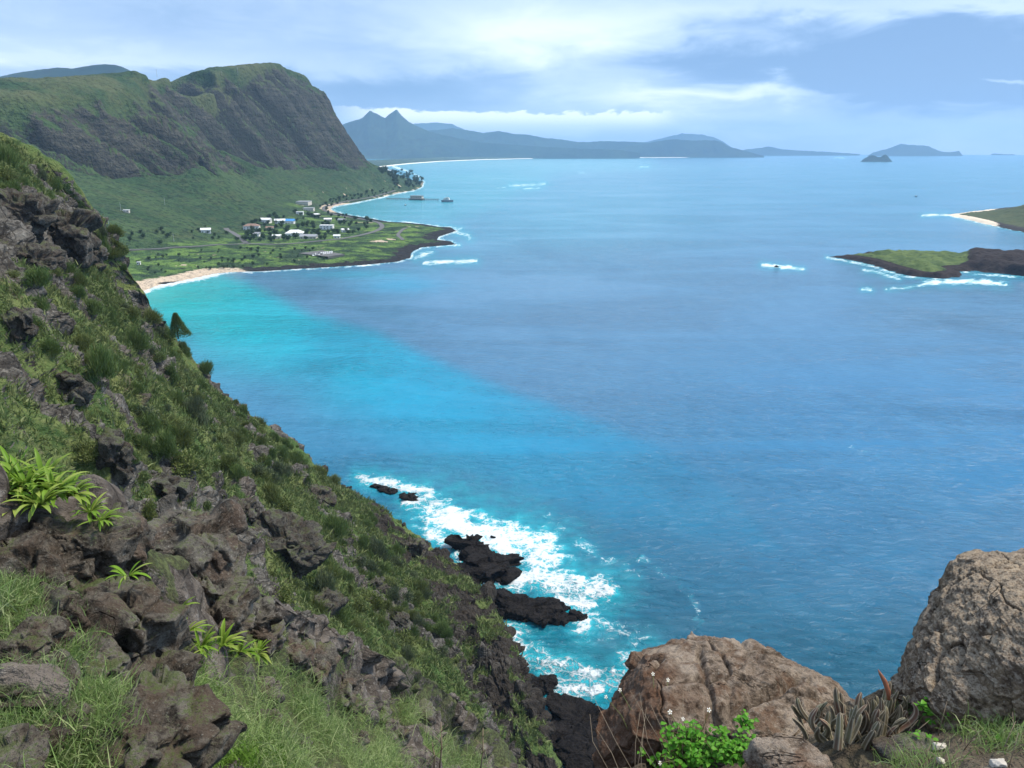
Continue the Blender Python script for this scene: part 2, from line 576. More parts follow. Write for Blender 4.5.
blend(halo * .72 * (1 + edge_n), (.008, .36, .44))
foam *= np.where(spy > 470, .93, 1.0)
foam = foam * (1 + .5 * np.where(foam > .05, edge_n, 0))

nearw = sstep(np.hypot(gx, gy), 1100, 500)
sg[..., 2] = nearw * (.42 * fbm(np.stack([(gx * .8 + gy * .6) / 9, (gy * .8 - gx * .6) / 20, 0 * gx], -1), 3, 55) + 1.0 * np.clip(foam, 0, 1) * (.45 + 1.1 * edge_n))
m, t, b = material('sea_water')
tc = t.obj()
att = t.attr('foam')
wrp = t.mix(.9, tc, t.noise(tc, .16, 4, .6, color=True), 'ADD')
l1 = t.vor(wrp, .26, 'DISTANCE_TO_EDGE')
l1b = t.vor(t.mix(.5, tc, t.noise(tc, .5, 3, .6, color=True), 'ADD'), .75, 'DISTANCE_TO_EDGE')
l2 = t.noise(tc, .50, 8, .70, .8)
l3 = t.noise(tc, .10, 4, .6, .8)
web = t.m('MAXIMUM', t.step(l1, .16, .0), t.m('MULTIPLY', t.step(l1b, .14, .0), .8))
lace = t.m('ADD', t.m('MULTIPLY', web, .34), t.m('ADD', t.m('MULTIPLY', t.m('SUBTRACT', l3, .5), 1.9), t.m('MULTIPLY', t.m('SUBTRACT', l2, .5), 1.5)))
fm = t.step(t.m('ADD', att, lace), .62, 1.12)
fm = t.m('MULTIPLY', fm, t.step(att, .06, .30))
wc = t.attr('water', True)
sw1 = t.noise(t.scale(tc, (.9, .45, 1)), .055, 5, .6, .8)
wcv = t.mix(1.0, wc, t.mix(sw1, (.74, .80, .84), (1.22, 1.16, 1.12)), 'MULTIPLY')
aer = t.m('MULTIPLY', t.step(t.m('ADD', att, t.m('MULTIPLY', t.m('SUBTRACT', l3, .5), 1.0)), .2, .75), t.step(att, .04, .2))
wcv = t.mix(t.m('MULTIPLY', aer, .62), wcv, (.03, .48, .56))
t.put(b.inputs['Base Color'], t.mix(fm, wcv, (.64, .69, .71)))
t.put(b.inputs['Roughness'], t.m('MULTIPLY_ADD', fm, .5, .17))
b.inputs['IOR'].default_value = 1.33
b.inputs['Specular IOR Level'].default_value = .5
mp = t.n('ShaderNodeMapping'); t.put(mp.inputs[0], tc)
mp.inputs[2].default_value = (0, 0, R(28)); mp.inputs[3].default_value = (.55, 1.3, 1)
wv = t.noise(mp.outputs[0], .22, 6, .66, .6)
wv2 = t.noise(mp.outputs[0], .035, 3, .5, .4)
wv3 = t.noise(tc, 1.1, 3, .6)
h = t.m('ADD', t.m('MULTIPLY', wv, 2.6), t.m('MULTIPLY_ADD', wv3, .22, t.m('MULTIPLY', wv2, 4.5)))
crest_ = t.step(t.noise(t.scale(mp.outputs[0], (.8, 1.5, 1)), .34, 3, .55, .4), .56, .74)
h = t.m('MULTIPLY_ADD', crest_, .55, h)
h = t.m('MULTIPLY_ADD', fm, .5, h)
calm = t.step(t.noise(t.scale(tc, (.55, 1.5, 1)), .0042, 5, .62, .8), .38, .62)
t.put(b.inputs['Normal'], t.bump(h, t.m('MULTIPLY_ADD', calm, .75, .35), 1.0))
rgba = np.concatenate([colr, np.ones((*gx.shape, 1))], -1)
sea_o = link('sea', raw_mesh('sea', sg, grid_faces(*gx.shape), True, {'water': rgba.reshape(-1, 4), 'foam': foam.reshape(-1)}), m)
tag(sea_o, 'open blue sea with a turquoise bay by the beach', kind='structure')

# ------------------------------------------------------------------ NEAR COAST: ridge, talus, plain, beach
sh = np.array([sea(*q)[:2] for q in SHORE_PX])
land_poly = np.vstack([sh, [(-1500, 9000), (-6000, 9000), (-6000, 200), (-560, 330)]])
CTRL = []
def col(ridge, base, mid, plain):
    CTRL.extend([ridge, base, mid, plain])
def col5(ridge, rim, base, mid, plain):
    CTRL.extend([ridge, rim, base, mid, plain])
for c in [((-120, 88, 1650), (-120, 104, 1330), (-120, 152, 1250), (-120, 210, 1000), (-100, 250, 850)),
          ((0, 80, 1800), (0, 101, 1500), (0, 150, 1410), (20, 200, 1150), (40, 250, 1000)),
          ((35, 79, 1840), (35, 104, 1540), (40, 156, 1450), (60, 202, 1200), (80, 251, 1040)),
          ((65, 77, 1900), (68, 100, 1620), (80, 163, 1515), (100, 206, 1250), (120, 252, 1080)),
          ((100, 74.5, 1960), (100, 100, 1690), (112, 169, 1580), (128, 208, 1300), (150, 249, 1115)),
          ((130, 71, 2000), (132, 88, 1830), (150, 172, 1650), (165, 210, 1370), (180, 246, 1150)),
          ((150, 75, 2030), (163, 106, 1860), (188, 150, 1745), (200, 211, 1480), (222, 241, 1270)),
          ((172, 77.5, 2260), (176, 92, 2280), (209, 174, 1690), (218, 204, 1600), (240, 232, 1400)),
          ((192, 77.5, 2420), (195, 108, 2400), (218, 160, 2210), (230, 190, 1830), (258, 225, 1500)),
          ((215, 76, 2400), (214, 96, 2330), (222, 150, 2200), (245, 188, 1950), (275, 219, 1640)),
          ((250, 73, 2550), (250, 86, 2500), (245, 152, 2360), (266, 188, 2050), (296, 213, 1780)),
          ((268, 70.5, 2630), (268, 82, 2590), (262, 152, 2450), (284, 186, 2150), (314, 206, 1970)),
          ((284, 69, 2700), (284, 82, 2670), (280, 153, 2530), (306, 183, 2280), (332, 203.5, 2130)),
          ((297, 74.5, 2760), (299, 86, 2730), (302, 155, 2620), (326, 179, 2430), (352, 198.5, 2340)),
          ((311, 76.5, 2810), (315, 90, 2790), (328, 158, 2730), (350, 175.5, 2600), (373, 194.5, 2560))]:
    col5(*c)
CTRL += [(325, 90, 2850), (338, 112, 2900), (347, 130, 2950), (356, 150, 3010), (366, 162, 3050), (385, 172, 3100), (402, 178.5, 3130), (372, 180, 2850), (394, 187, 2900)]
pts3 = [P(*q) for q in CTRL]
for q in CTRL[0:75:5]:        # the plateau falls away gently behind the ridge line
    a_ = P(*q); u_ = a_[:2] / np.linalg.norm(a_[:2])
    for dd, fz in ((260, -18), (700, -70)):
        pts3.append(np.array([a_[0] + u_[0] * dd - .35 * dd, a_[1] + u_[1] * dd, a_[2] + fz]))
for (x, y, z) in ((-900, 3500, 180), (-700, 3600, 90), (-500, 3600, 30), (-1300, 3700, 300), (-520, 4200, 10), (-450, 5200, 6), (-800, 4600, 20), (-2200, 3600, 300), (-2600, 1500, 330), (-1300, 600, 200), (-1100, 450, 160), (-900, 650, 60)):
    pts3.append(np.array([x, y, z], float))
for q in [(240, 258), (280, 250), (330, 252), (380, 245), (420, 237), (430, 232), (400, 232), (350, 235), (310, 240), (330, 228), (360, 226), (300, 226)]:
    s_ = sea(*q, z=7.0); pts3.append(s_)
for a_ in sh:
    pts3.append(np.array([a_[0], a_[1], 0.0]))
pts3 = np.array(pts3)
CC = 22.0
def kern(d2): return np.sqrt(d2 + CC * CC)
n_ = len(pts3)
Kx = kern(((pts3[:, None, :2] - pts3[None, :, :2]) ** 2).sum(-1)) - np.eye(n_) * 4
A_ = np.zeros((n_ + 3, n_ + 3)); A_[:n_, :n_] = Kx
A_[:n_, n_] = 1; A_[:n_, n_ + 1:] = pts3[:, :2] / 1000; A_[n_, :n_] = 1; A_[n_ + 1:, :n_] = pts3[:, :2].T / 1000
sol = np.linalg.solve(A_, np.concatenate([pts3[:, 2], np.zeros(3)]))
LX = np.arange(-2450, 20, 5.0); LY = np.arange(500, 3900, 5.0)
X, Y = np.meshgrid(LX, LY)
Z = sol[n_] + sol[n_ + 1] * X / 1000 + sol[n_ + 2] * Y / 1000
for k in range(n_):
    Z += sol[k] * kern((X - pts3[k, 0]) ** 2 + (Y - pts3[k, 1]) ** 2)
SD = sdist(X, Y, land_poly)
gyy, gxx = np.gradient(Z, 5.0)
steep = np.hypot(gxx, gyy)
cliff = sstep(steep, .44, .76) * sstep(Z, 70, 125)
tx, ty = .36, .933
al = X * tx + Y * ty + .55 * Z
wp = fbm(np.stack([X / 260, Y / 260, Z / 260], -1), 4, 5) * 95
g1 = ridged(np.stack([(al + wp) / 165, Z / 900, 0 * X], -1), 4, 9)
g2 = ridged(np.stack([(al + wp * .6) / 48, Z / 330, 0 * X + 3], -1), 4, 19)
led = fbm(np.stack([al / 200, X * 0, Z / 13], -1), 4, 29)
Z2 = Z + cliff * (-92 * (1 - g1) + 16 - 40 * (1 - g2) + 5 * led)
tal = sstep(steep, .12, .3) * (1 - cliff) * sstep(SD, 40, 160)
Z2 += tal * (-7 * (1 - ridged(np.stack([(al + wp * .5) / 85, Z / 500, 0 * X], -1), 3, 41)) + 2 + 1.6 * fbm(np.stack([X / 25, Y / 25, 0 * X], -1), 3, 2))
Z2 += (9 * fbm(np.stack([X / 160, Y / 160, 0 * X], -1), 4, 61) + 7 * ridged(np.stack([X / 55, Y / 55, 0 * X], -1), 4, 63) - 6) * sstep(Z, 180, 280)
Z2 += .9 * fbm(np.stack([X / 30, Y / 30, 0 * X], -1), 4, 71) * (1 - cliff)
_pk = P(284, 64, 2700)
Z2 += 14 * np.exp(-np.hypot(X - _pk[0], Y - _pk[1]) / 42) - 16 * np.exp(-(np.hypot(X - P(303, 74, 2780)[0], Y - P(303, 74, 2780)[1]) / 60) ** 2)
lava_n = fbm(np.stack([X / 14, Y / 14, 0 * X], -1), 4, 81)
BX, BY = sh[:, 0], sh[:, 1]
d_beach = np.minimum(pline(X, Y, sh[1:6]), pline(X, Y, sh[29:33]) + 6)
is_beach = 1 - sstep(d_beach, 10, 60)
d_side = pline(X, Y, sh[31:37])
prof_rock = 3.2 * sstep(SD, -1, 7) + .05 * np.maximum(SD, 0) + 1.6 * lava_n * sstep(SD, 1, 6) - .8
prof_sand = .075 * np.maximum(SD, 0) + .1
prof = prof_rock * (1 - is_beach) + prof_sand * is_beach
cap = np.minimum(np.maximum(Z2, 1.0), prof)
kk = sstep(SD, 10, 110)
ZL = np.where(SD > 0, cap * (1 - kk) + np.maximum(Z2, 2.0) * kk, -1.2 + np.maximum(SD * .12, -6))
near_spur = 0
LG = np.stack([X, Y, ZL], -1)
near_shore = SD + 22 * lava_n
sand_n = fbm(np.stack([X / 40, Y / 40, 0 * X + 7], -1), 4, 91)
a_sand = np.clip((1 - sstep(near_shore, 24, 80)) * (.0 + 1.0 * is_beach) + .75 * sstep(sand_n, .30, .42) * (1 - sstep(SD, 60, 130)) * sstep(SD, 45, 60), 0, 1)
pxl, pyl, _ = pix(LG)
a_sand = np.maximum(a_sand, sstep(np.exp(-((pxl - 409) / 16) ** 2 - ((pyl - 252) / 3.5) ** 2) + .35 * sand_n, .5, .7))
a_lava = (1 - sstep(near_shore, 18, 34)) * (1 - is_beach)
a_lava = np.maximum(a_lava, np.exp(-((pxl - 172) / 15) ** 2 - ((pyl - 283) / 1.6) ** 2) * 1.2 * (lava_n > -.15))
far_side = sstep(pyl, 218, 205)
a_sand = np.maximum(a_sand, .8 * far_side * (1 - sstep(near_shore, 6, 16)) * sstep(sand_n, -.1, .2))
a_lava *= 1 - .6 * far_side
a_lawn = sstep(Z2, 60, 12) * sstep(SD, 12, 40) * (1 - sstep(steep, .1, .22))
gy2, gx2 = np.gradient(ZL, 5.0)
st2 = np.hypot(gx2, gy2)
a_cliff = np.clip(cliff * (.22 + .75 * sstep(st2, .75, 1.5)) + .12 * cliff * led, 0, 1)
a_dark = np.clip(1.15 * (1 - sstep(g1, .30, .62)) + .6 * (1 - sstep(g2, .35, .7)), 0, 1)

m, t, b = material('coast_land')
tc = t.pos()
nA = t.noise(tc, .006, 6, .6, .4); nB = t.noise(tc, .03, 5, .6); nC = t.noise(tc, .11, 4, .6)
dots = t.vor(tc, .10, 'SMOOTH_F1')
green = t.mix(t.step(nA, .36, .66), (.036, .074, .030), (.068, .112, .042))
green = t.mix(t.m('MULTIPLY', t.step(nB, .45, .7), .6), green, (.082, .092, .044))
green = t.mix(t.m('MULTIPLY', t.step(t.m('ADD', nC, t.m('MULTIPLY', dots, -.25)), .36, .50), .75), green, (.018, .036, .018))
lawn = t.mix(t.step(nB, .38, .62), (.135, .220, .050), (.055, .105, .034))
lawn = t.mix(t.step(t.noise(tc, .055, 4, .65), .66, .71), lawn, (.36, .29, .19))
lawn = t.mix(t.step(t.noise(t.scale(tc, (1, 1, 0)), .024, 5, .7), .47, .56), lawn, (.030, .055, .026))
base = t.mix(t.attr('lawn'), green, lawn)
zz = t.sep(tc)[2]
strat = t.noise(t.comb(t.m('MULTIPLY', t.sep(tc)[1], .006), 0.0, t.m('MULTIPLY', zz, .085)), 1.0, 5, .65, .3)
rockc = t.mix(t.step(t.m('ADD', t.m('MULTIPLY', strat, .60), t.m('MULTIPLY', nB, .40)), .36, .64), (.030, .031, .027), (.115, .108, .086))
rockc = t.mix(t.step(nC, .40, .66), rockc, (.060, .058, .052))
vegc = t.mix(nB, (.034, .070, .030), (.085, .122, .048))
cl = t.attr('cliff')
rk = t.step(t.m('ADD', cl, t.m('MULTIPLY', t.m('SUBTRACT', t.m('ADD', t.m('MULTIPLY', nC, .6), t.m('MULTIPLY', nB, .5)), .55), 1.6)), .46, .92)
rockc = t.mix(t.m('MULTIPLY', t.attr('gully'), .8), rockc, (.018, .020, .018))
base = t.mix(rk, t.mix(t.m('MULTIPLY', cl, .7), base, vegc), rockc)
top_dry = t.m('MULTIPLY', t.step(zz, 215, 265), t.step(nA, .40, .62))
base = t.mix(t.m('MULTIPLY', t.m('MULTIPLY', top_dry, t.m('SUBTRACT', 1.0, rk)), .6), base, (.115, .118, .058))
base = t.mix(t.step(t.m('ADD', t.attr('sand'), t.m('MULTIPLY', t.m('SUBTRACT', nC, .5), .7)), .40, .58), base, t.mix(nB, (.50, .38, .27), (.66, .54, .41)))
base = t.mix(t.step(t.m('ADD', t.attr('lava'), t.m('MULTIPLY', t.m('SUBTRACT', nC, .5), .5)), .4, .6), base, t.mix(nC, (.010, .010, .011), (.045, .040, .037)))
t.put(b.inputs['Base Color'], base)
b.inputs['Roughness'].default_value = .9
t.put(b.inputs['Normal'], t.bump(t.m('ADD', t.m('MULTIPLY', nC, 10.0), t.m('MULTIPLY', nB, 12.0)), 1.0, 1.2))
fc = grid_faces(*X.shape)
keep = (SD.reshape(-1)[fc].max(1) > -60)
LB = grid_bvh(LG[::2, ::2])
lo = link('coastal_land', raw_mesh('coastal_land', LG, fc[keep][:, ::-1], True,
          {'sand': a_sand.ravel(), 'lava': a_lava.ravel(), 'lawn': a_lawn.ravel(), 'cliff': a_cliff.ravel(), 'gully': (a_dark * cliff).ravel()}), m)
tag(lo, 'green coastal mountain with dark cliffs above a grassy plain and beach', kind='structure')


def land_z(x, y):
    i = min(max((x - LX[0]) / 5.0, 0), len(LX) - 1.001); j = min(max((y - LY[0]) / 5.0, 0), len(LY) - 1.001)
    a, c = int(i), int(j); fx, fy = i - a, j - c
    return float((ZL[c, a] * (1 - fx) + ZL[c, a + 1] * fx) * (1 - fy) + (ZL[c + 1, a] * (1 - fx) + ZL[c + 1, a + 1] * fx) * fy)


def land_at(px, py):
    loc, _ = ray(LB, px, py)
    if loc is None or loc.y > LY[-1] - 20:
        return Vector(sea(px, py, 3.0))
    loc.z = land_z(loc.x, loc.y)
    return loc


def ribbon(name, pxs, width, mat, label, lift=.35, close=False):
    pts = [land_at(*q) for q in pxs]
    a = catmull(np.array([[p.x, p.y] for p in pts]), max(2, len(pts) * 14), 0)
    tng = np.gradient(a, axis=0); tng /= np.linalg.norm(tng, axis=1, keepdims=True) + 1e-9
    nn = np.stack([-tng[:, 1], tng[:, 0]], -1)
    rows = []
    for s_ in (-.5, -.17, .17, .5):
        q = a + nn * width * s_
        rows.append(np.array([[x, y, land_z(x, y) + lift] for x, y in q]))
    g = np.array(rows)
    zc = g[:, :, 2].max(0) ; g[:, :, 2] = zc[None]
    k = np.ones(5) / 5; zp = np.convolve(np.pad(zc, 2, 'edge'), k, 'valid'); g[:, :, 2] = np.maximum(zp, zc)[None] + .1
    skirt0 = g[:1].copy(); skirt0[..., 2] -= 3; skirt1 = g[-1:].copy(); skirt1[..., 2] -= 3
    g = np.concatenate([skirt0, g, skirt1])
    o = link(name, raw_mesh(name, g, grid_faces(*g.shape[:2]), False), mat)
    return tag(o, label, kind='structure')


asph, t, b = material('asphalt')
t.put(b.inputs['Base Color'], t.mix(t.noise(t.pos(), .3, 3), (.10, .10, .10), (.16, .155, .15))); b.inputs['Roughness'].default_value = .9
ribbon('road', [(60, 258), (112, 253), (135, 250), (165, 248.5), (190, 247), (215, 245), (245, 243.5)], 8, asph, 'grey road running along the foot of the green slope')
ribbon('road', [(245, 243.5), (275, 244.5), (310, 242), (340, 239), (362, 235), (378, 230), (382, 226), (376, 222), (360, 219), (344, 216.5), (331, 213.5), (324, 210), (325, 207), (333, 204.5), (352, 200.5), (372, 197), (395, 190.5)], 9, asph, 'grey coast road curving past the village and round the bay')
ribbon('road', [(246, 243), (241, 238.5), (234, 234), (228, 231), (226, 229)], 9, asph, 'short grey lane climbing from the coast road')
ribbon('road', [(403, 240.5), (398, 235), (402, 230), (406, 228)], 6, asph, 'grey track crossing the grassy point')
ribbon('car_park', [(313, 256), (322, 254.5), (333, 253)], 62, asph, 'grey car park beside the lava shore')

# ------------------------------------------------------------------ FAR MOUNTAINS, PLAIN, ISLANDS
def far_mat(name, c1, c2, c3, s):
    m, t, b = material(name)
    tc = t.pos()
    c = t.mix(t.step(t.noise(tc, s, 6, .6), .35, .65), c1, c2)
    c = t.mix(t.step(t.noise(tc, s * 5, 4, .6), .5, .7), c, c3)
    t.put(b.inputs['Base Color'], c); b.inputs['Roughness'].default_value = .95
    t.put(b.inputs['Normal'], t.bump(t.noise(tc, s * 4, 5), .6, 30))
    return m


MF = far_mat('forest_mountain', (.010, .028, .020), (.026, .048, .028), (.012, .022, .018), .0012)
def ridge(name, pts, d, front, back, label, mat=MF, amp=.30, seed=1, floor=-8.0, nc=260, nr=46, wave=900.0, kind='structure'):
    pts = np.array(pts, float)
    xs = np.linspace(pts[0, 0], pts[-1, 0], nc)
    ys = np.interp(xs, pts[:, 0], pts[:, 1])
    ys = ys + .55 * fbm(np.stack([xs / 5, 0 * xs, 0 * xs + seed], -1), 3, seed)
    top = np.array([P(a, c, d) for a, c in zip(xs, ys)])
    s = np.concatenate([np.linspace(0, 1, nr), np.linspace(1, 0, nr // 2)[1:]])
    side = np.concatenate([np.full(nr, -1.0), np.full(nr // 2 - 1, 1.0)])
    hz = np.maximum(top[:, 2] - floor, 0)
    u = top[:, :2] / np.linalg.norm(top[:, :2], axis=1, keepdims=True)
    off = np.where(side < 0, -front * (1 - s), back * (1 - s))
    wdt = np.clip(hz / (hz.max() * .45), .12, 1)
    XY = top[None, :, :2] + u[None] * off[:, None, None] * wdt[None, :, None]
    prof = (s ** 1.35)[:, None]
    q = np.stack([XY[..., 0] / wave, XY[..., 1] / wave / 2.2, 0 * XY[..., 0] + seed], -1)
    nz = ridged(q, 5, seed) - .55
    zz = floor + hz[None] * (prof + amp * nz * (s * (1 - s) * 4)[:, None])
    g = np.concatenate([XY, zz[..., None]], -1)
    o = link(name, raw_mesh(name, g, grid_faces(*g.shape[:2])), mat)
    return tag(o, label, None if kind == 'structure' else 'island', kind=kind)


ridge('mountain', [(330, 130), (349, 122), (362, 118.3), (370, 110.3), (376, 113.5), (385, 118), (389, 114.3), (396.5, 109.2), (402, 116), (409, 122), (419, 127), (429.5, 131.5), (442, 134.6), (462.5, 139),
                   (483, 142.5), (503, 144), (520, 145), (545, 147), (580, 148.5), (620, 150), (640, 153)], 14500, 1500, 1500, 'twin peaked blue mountain behind the long white beach', seed=3)
ridge('mountain', [(380, 150), (420, 131), (442, 129.5), (452, 128), (473, 131), (483, 133), (498, 131), (516, 134.2), (528, 134.6), (544, 138), (554, 138.6), (578, 142), (591, 142), (600, 141), (624, 141.6),
                   (640, 142), (652, 143), (690, 150)], 17500, 1700, 1500, 'low blue hills behind the twin peaked mountain', seed=5)
ridge('mountain', [(560, 153), (590, 150.5), (612, 148.5), (626, 147), (640, 144.5), (649, 143.2), (658, 141), (664, 140.2), (675, 139.2), (692, 140.6), (705, 140.2), (718, 140.6), (724, 143.6), (731, 147.2), (738, 149),
                   (753, 152.8), (764, 156)], 16300, 700, 900, 'dark headland ending the far coast', seed=7, nc=200)
ridge('mountain', [(330, 130), (380, 126), (409, 124), (437, 122.5), (452, 124), (465, 130), (490, 136), (530, 142), (560, 147)], 24500, 2000, 2500, 'pale massif under the cloud bank', seed=9, wave=1800)
ridge('mountain', [(620, 148), (650, 141), (667, 137), (682, 133.5), (702, 134.5), (715, 137.5), (724, 142), (731, 147), (738, 153)], 24500, 1800, 1800, 'pale humped mountain behind the dark headland', seed=11, wave=1400)
ridge('mountain', [(730, 152.5), (745, 149.6), (755, 148.4), (762, 147.6), (769, 146.4), (774, 147.6), (782, 149.2), (800, 150.6), (830, 152), (860, 154)], 22000, 900, 900, 'faint low spit on the horizon', seed=13, nc=120)
ridge('mountain', [(-260, 96), (-120, 84), (-30, 81), (0, 76.5), (18, 72.5), (36, 70), (58, 67.5), (72, 68.5), (90, 65.5), (104, 64), (117, 65), (127, 69), (140, 76), (190, 96), (260, 120)], 7000, 1700, 1500, 'blue mountain range rising behind the green ridge', seed=15, amp=.25)
ISL = dict(kind='thing', amp=.12)
tagc = []
ridge('island', [(866, 156.6), (873, 152.4), (880, 150.6), (887, 149), (894, 146.4), (901, 143.8), (909, 144.8), (917, 145.2), (923, 145.4), (929, 146.4), (934, 148.6), (938, 150.6), (946, 152.2), (953, 152), (959, 150.8), (962, 154.4), (964, 157)], 20500, 900, 900,
      'large hump backed blue island on the horizon', seed=17, nc=140, **ISL)
ridge('island', [(860.5, 161.6), (863, 159.5), (866, 157.6), (869, 155.9), (872, 155.3), (875, 155.6), (878, 157), (880.5, 157.2), (883, 155.6), (885.6, 154.4), (888, 156.2), (890, 158.8), (892.5, 161.6)], 10300, 160, 160,
      'small dark twin peaked islet in front of the hump backed island', seed=19, nc=90, wave=220, **ISL)
ridge('island', [(989, 156), (992, 154), (996, 153.4), (1003, 154.2), (1010, 154.4), (1014, 154.2), (1017, 156.5)], 23500, 500, 500, 'flat sliver of an island far right on the horizon', seed=21, nc=60, **ISL)

plain_px = [(330, 170.5), (380, 167.2), (393, 165.6), (410, 163.8), (440, 161.6), (480, 159.9), (520, 158.9), (560, 158.3), (620, 157.9), (680, 157.7), (730, 157.4), (752, 157.2)]
pp = np.array([sea(*q)[:2] for q in plain_px])
s_ = np.linspace(0, len(pp) - 1, 420)
front = np.stack([np.interp(s_, range(len(pp)), pp[:, 0]), np.interp(s_, range(len(pp)), pp[:, 1])], -1)
uu = front / np.linalg.norm(front, axis=1, keepdims=True)
offs = np.array([-30, 0, 40, 90, 110, 150, 220, 320, 480, 700, 1000, 1400, 1900, 2500])
zb = np.array([-3, .5, 4, 6.5, 7, 17, 20, 18, 20, 22, 26, 30, 32, 34], float)
g = np.concatenate([front[None] + uu[None] * offs[:, None, None], np.repeat(zb[:, None, None], len(front), 1)], -1)
g[5:, :, 2] += 6 * fbm(np.stack([g[5:, :, 0] / 60, g[5:, :, 1] / 200, 0 * g[5:, :, 0]], -1), 4, 3)
m, t, b = material('far_plain')
tc = t.pos()
c = t.mix(t.step(t.noise(tc, .004, 6, .65), .35, .62), (.020, .042, .024), (.055, .085, .040))
c = t.mix(t.step(t.noise(tc, .012, 3, .6), .66, .70), c, (.42, .42, .40))
c = t.mix(t.attr('sand'), c, (.85, .80, .70))
t.put(b.inputs['Base Color'], c); b.inputs['Roughness'].default_value = .95
po = link('far_plain', raw_mesh('far_plain', g, grid_faces(*g.shape[:2]), True, {'sand': np.repeat((offs < 105).astype(float), len(front))}), m)
tag(po, 'wooded coastal plain with a long white beach', kind='structure')


def sea_island(name, outline, label, hfun, step, grass_from, seed, tone):
    poly = np.array([sea(*q)[:2] for q in outline])
    x0, y0 = poly.min(0) - 12; x1, y1 = poly.max(0) + 12
    gx_, gy_ = np.meshgrid(np.arange(x0, x1, step), np.arange(y0, y1, step))
    nz = fbm(np.stack([gx_ / 18, gy_ / 18, 0 * gx_], -1), 5, seed)
    sdv = sdist(gx_, gy_, poly) + 11 * nz
    z, grass, sand = hfun(gx_, gy_, sdv, nz)
    z = np.where(sdv > 0, z, np.maximum(sdv * .3, -3) - .3)
    f = grid_faces(*gx_.shape)
    keep = sdv.reshape(-1)[f].max(1) > -14
    used = f[keep]
    m, t, b = material(name + '_land')
    tc = t.pos()
    n1, n2 = t.noise(tc, .05, 6, .65, .5), t.noise(tc, .22, 5, .6)
    gcol = t.mix(t.step(n1, .38, .62), tone[0], tone[1])
    gcol = t.mix(t.step(n2, .55, .7), gcol, tone[2])
    rcol = t.mix(n2, tone[3], tone[4])
    c = t.mix(t.step(t.m('ADD', t.attr('grass'), t.m('MULTIPLY', t.m('SUBTRACT', n2, .5), .9)), .42, .56), rcol, gcol)
    c = t.mix(t.step(t.m('ADD', t.attr('sand'), t.m('MULTIPLY', t.m('SUBTRACT', n2, .5), .8)), .42, .58), c, (.68, .57, .44))
    t.put(b.inputs['Base Color'], c); b.inputs['Roughness'].default_value = .9
    t.put(b.inputs['Normal'], t.bump(t.m('ADD', n2, n1), .8, 2.5))
    o = link(name, raw_mesh(name, np.stack([gx_, gy_, z], -1), used[:, ::-1], True, {'grass': grass.ravel(), 'sand': sand.ravel()}), m)
    return tag(o, label, 'island')


def h_flat(x, y, sd, nz):
    px, py, _ = pix(np.stack([x, y, 0 * x], -1))
    rr = sstep(px, 955, 975)
    z = 4.5 * sstep(sd, 0, 9) + 7 * sstep(sd, 8, 60) + 4.5 * nz * sstep(sd, 1, 12) + rr * 7 * sstep(sd, 2, 16)
    z *= sstep(px, 820, 870) * .75 + .25
    gr = sstep(sd + 5 * nz, 15, 24) * (1 - .9 * rr)
    return z, gr, 0 * x


def h_rabbit(x, y, sd, nz):
    px, py, _ = pix(np.stack([x, y, 0 * x], -1))
    z = 4 * sstep(sd, 0, 12) + sstep(sd, 10, 230) * np.clip((px - 955) * .52, 0, 70) * 1.1 + 1.5 * nz * sstep(sd, 2, 20)
    z *= sstep(px, 945, 975) * .8 + .2
    return z, sstep(sd + 5 * nz, 18, 34), (1 - sstep(sd, 14, 34)) * (1 - sstep(px, 985, 1010))


sea_island('island', [(826, 256.5), (845, 259), (868, 263.5), (884, 269), (905, 275), (925, 278), (950, 278.5), (962, 276), (958, 271.5), (975, 271), (1000, 274), (1030, 276.5), (1110, 279), (1150, 268), (1060, 260), (1000, 259), (960, 257), (905, 253.5), (865, 255)],
           'low grassy islet ringed by black rock, nearest of the islands', h_flat, 2.6, 0, 51,
           ((.105, .145, .045), (.065, .100, .036), (.030, .045, .022), (.008, .008, .009), (.055, .040, .034)))
sea_island('island', [(946, 214.8), (962, 218.5), (985, 224), (1005, 228.5), (1035, 235), (1110, 243), (1200, 240), (1180, 215), (1080, 206), (1010, 208), (975, 212)],
           'smooth brown green island rising out of frame beyond the low islet', h_rabbit, 4.0, 0, 53,
           ((.085, .098, .044), (.060, .080, .036), (.060, .058, .036), (.020, .019, .018), (.070, .060, .052)))
# ------------------------------------------------------------------ NEAR CLIFF: the sea-facing slope
def net_of(rows):
    return np.array([[P(*q) for q in r] for r in rows])


sil = [(-170, 66, 215), (0, 150, 230), (52, 210, 240), (104, 275, 250), (168, 346, 265), (282, 453, 290), (392, 524, 312), (474, 594, 258), (526, 690, 207), (560, 790, 178)]
midA = [(-170, 200, 120), (0, 290, 135), (60, 345, 150), (130, 405, 165), (200, 455, 182), (280, 520, 202), (350, 588, 214), (425, 658, 207), (483, 728, 191), (520, 800, 168)]
near = [(-170, 400, 60), (0, 440, 72), (60, 465, 82), (120, 505, 95), (190, 555, 106), (250, 605, 116), (320, 655, 126), (390, 715, 133), (450, 780, 135), (490, 850, 130)]
hid = [(-170, 600, 40), (0, 620, 45), (60, 640, 50), (120, 670, 55), (190, 710, 60), (250, 760, 66), (320, 800, 74), (390, 850, 84), (450, 900, 94), (490, 960, 98)]
S0 = net_of([sil])[0]
b1 = S0 + np.array([(6, 22, -14)] * 10); b2 = S0 + np.array([(26, 55, -95)] * 10)
for k in (6, 7, 8, 9):
    b1[k] = S0[k] + np.array([1.5, 4, -S0[k][2] * .5]); b2[k] = S0[k] + np.array([3, 7, -S0[k][2] - 7])
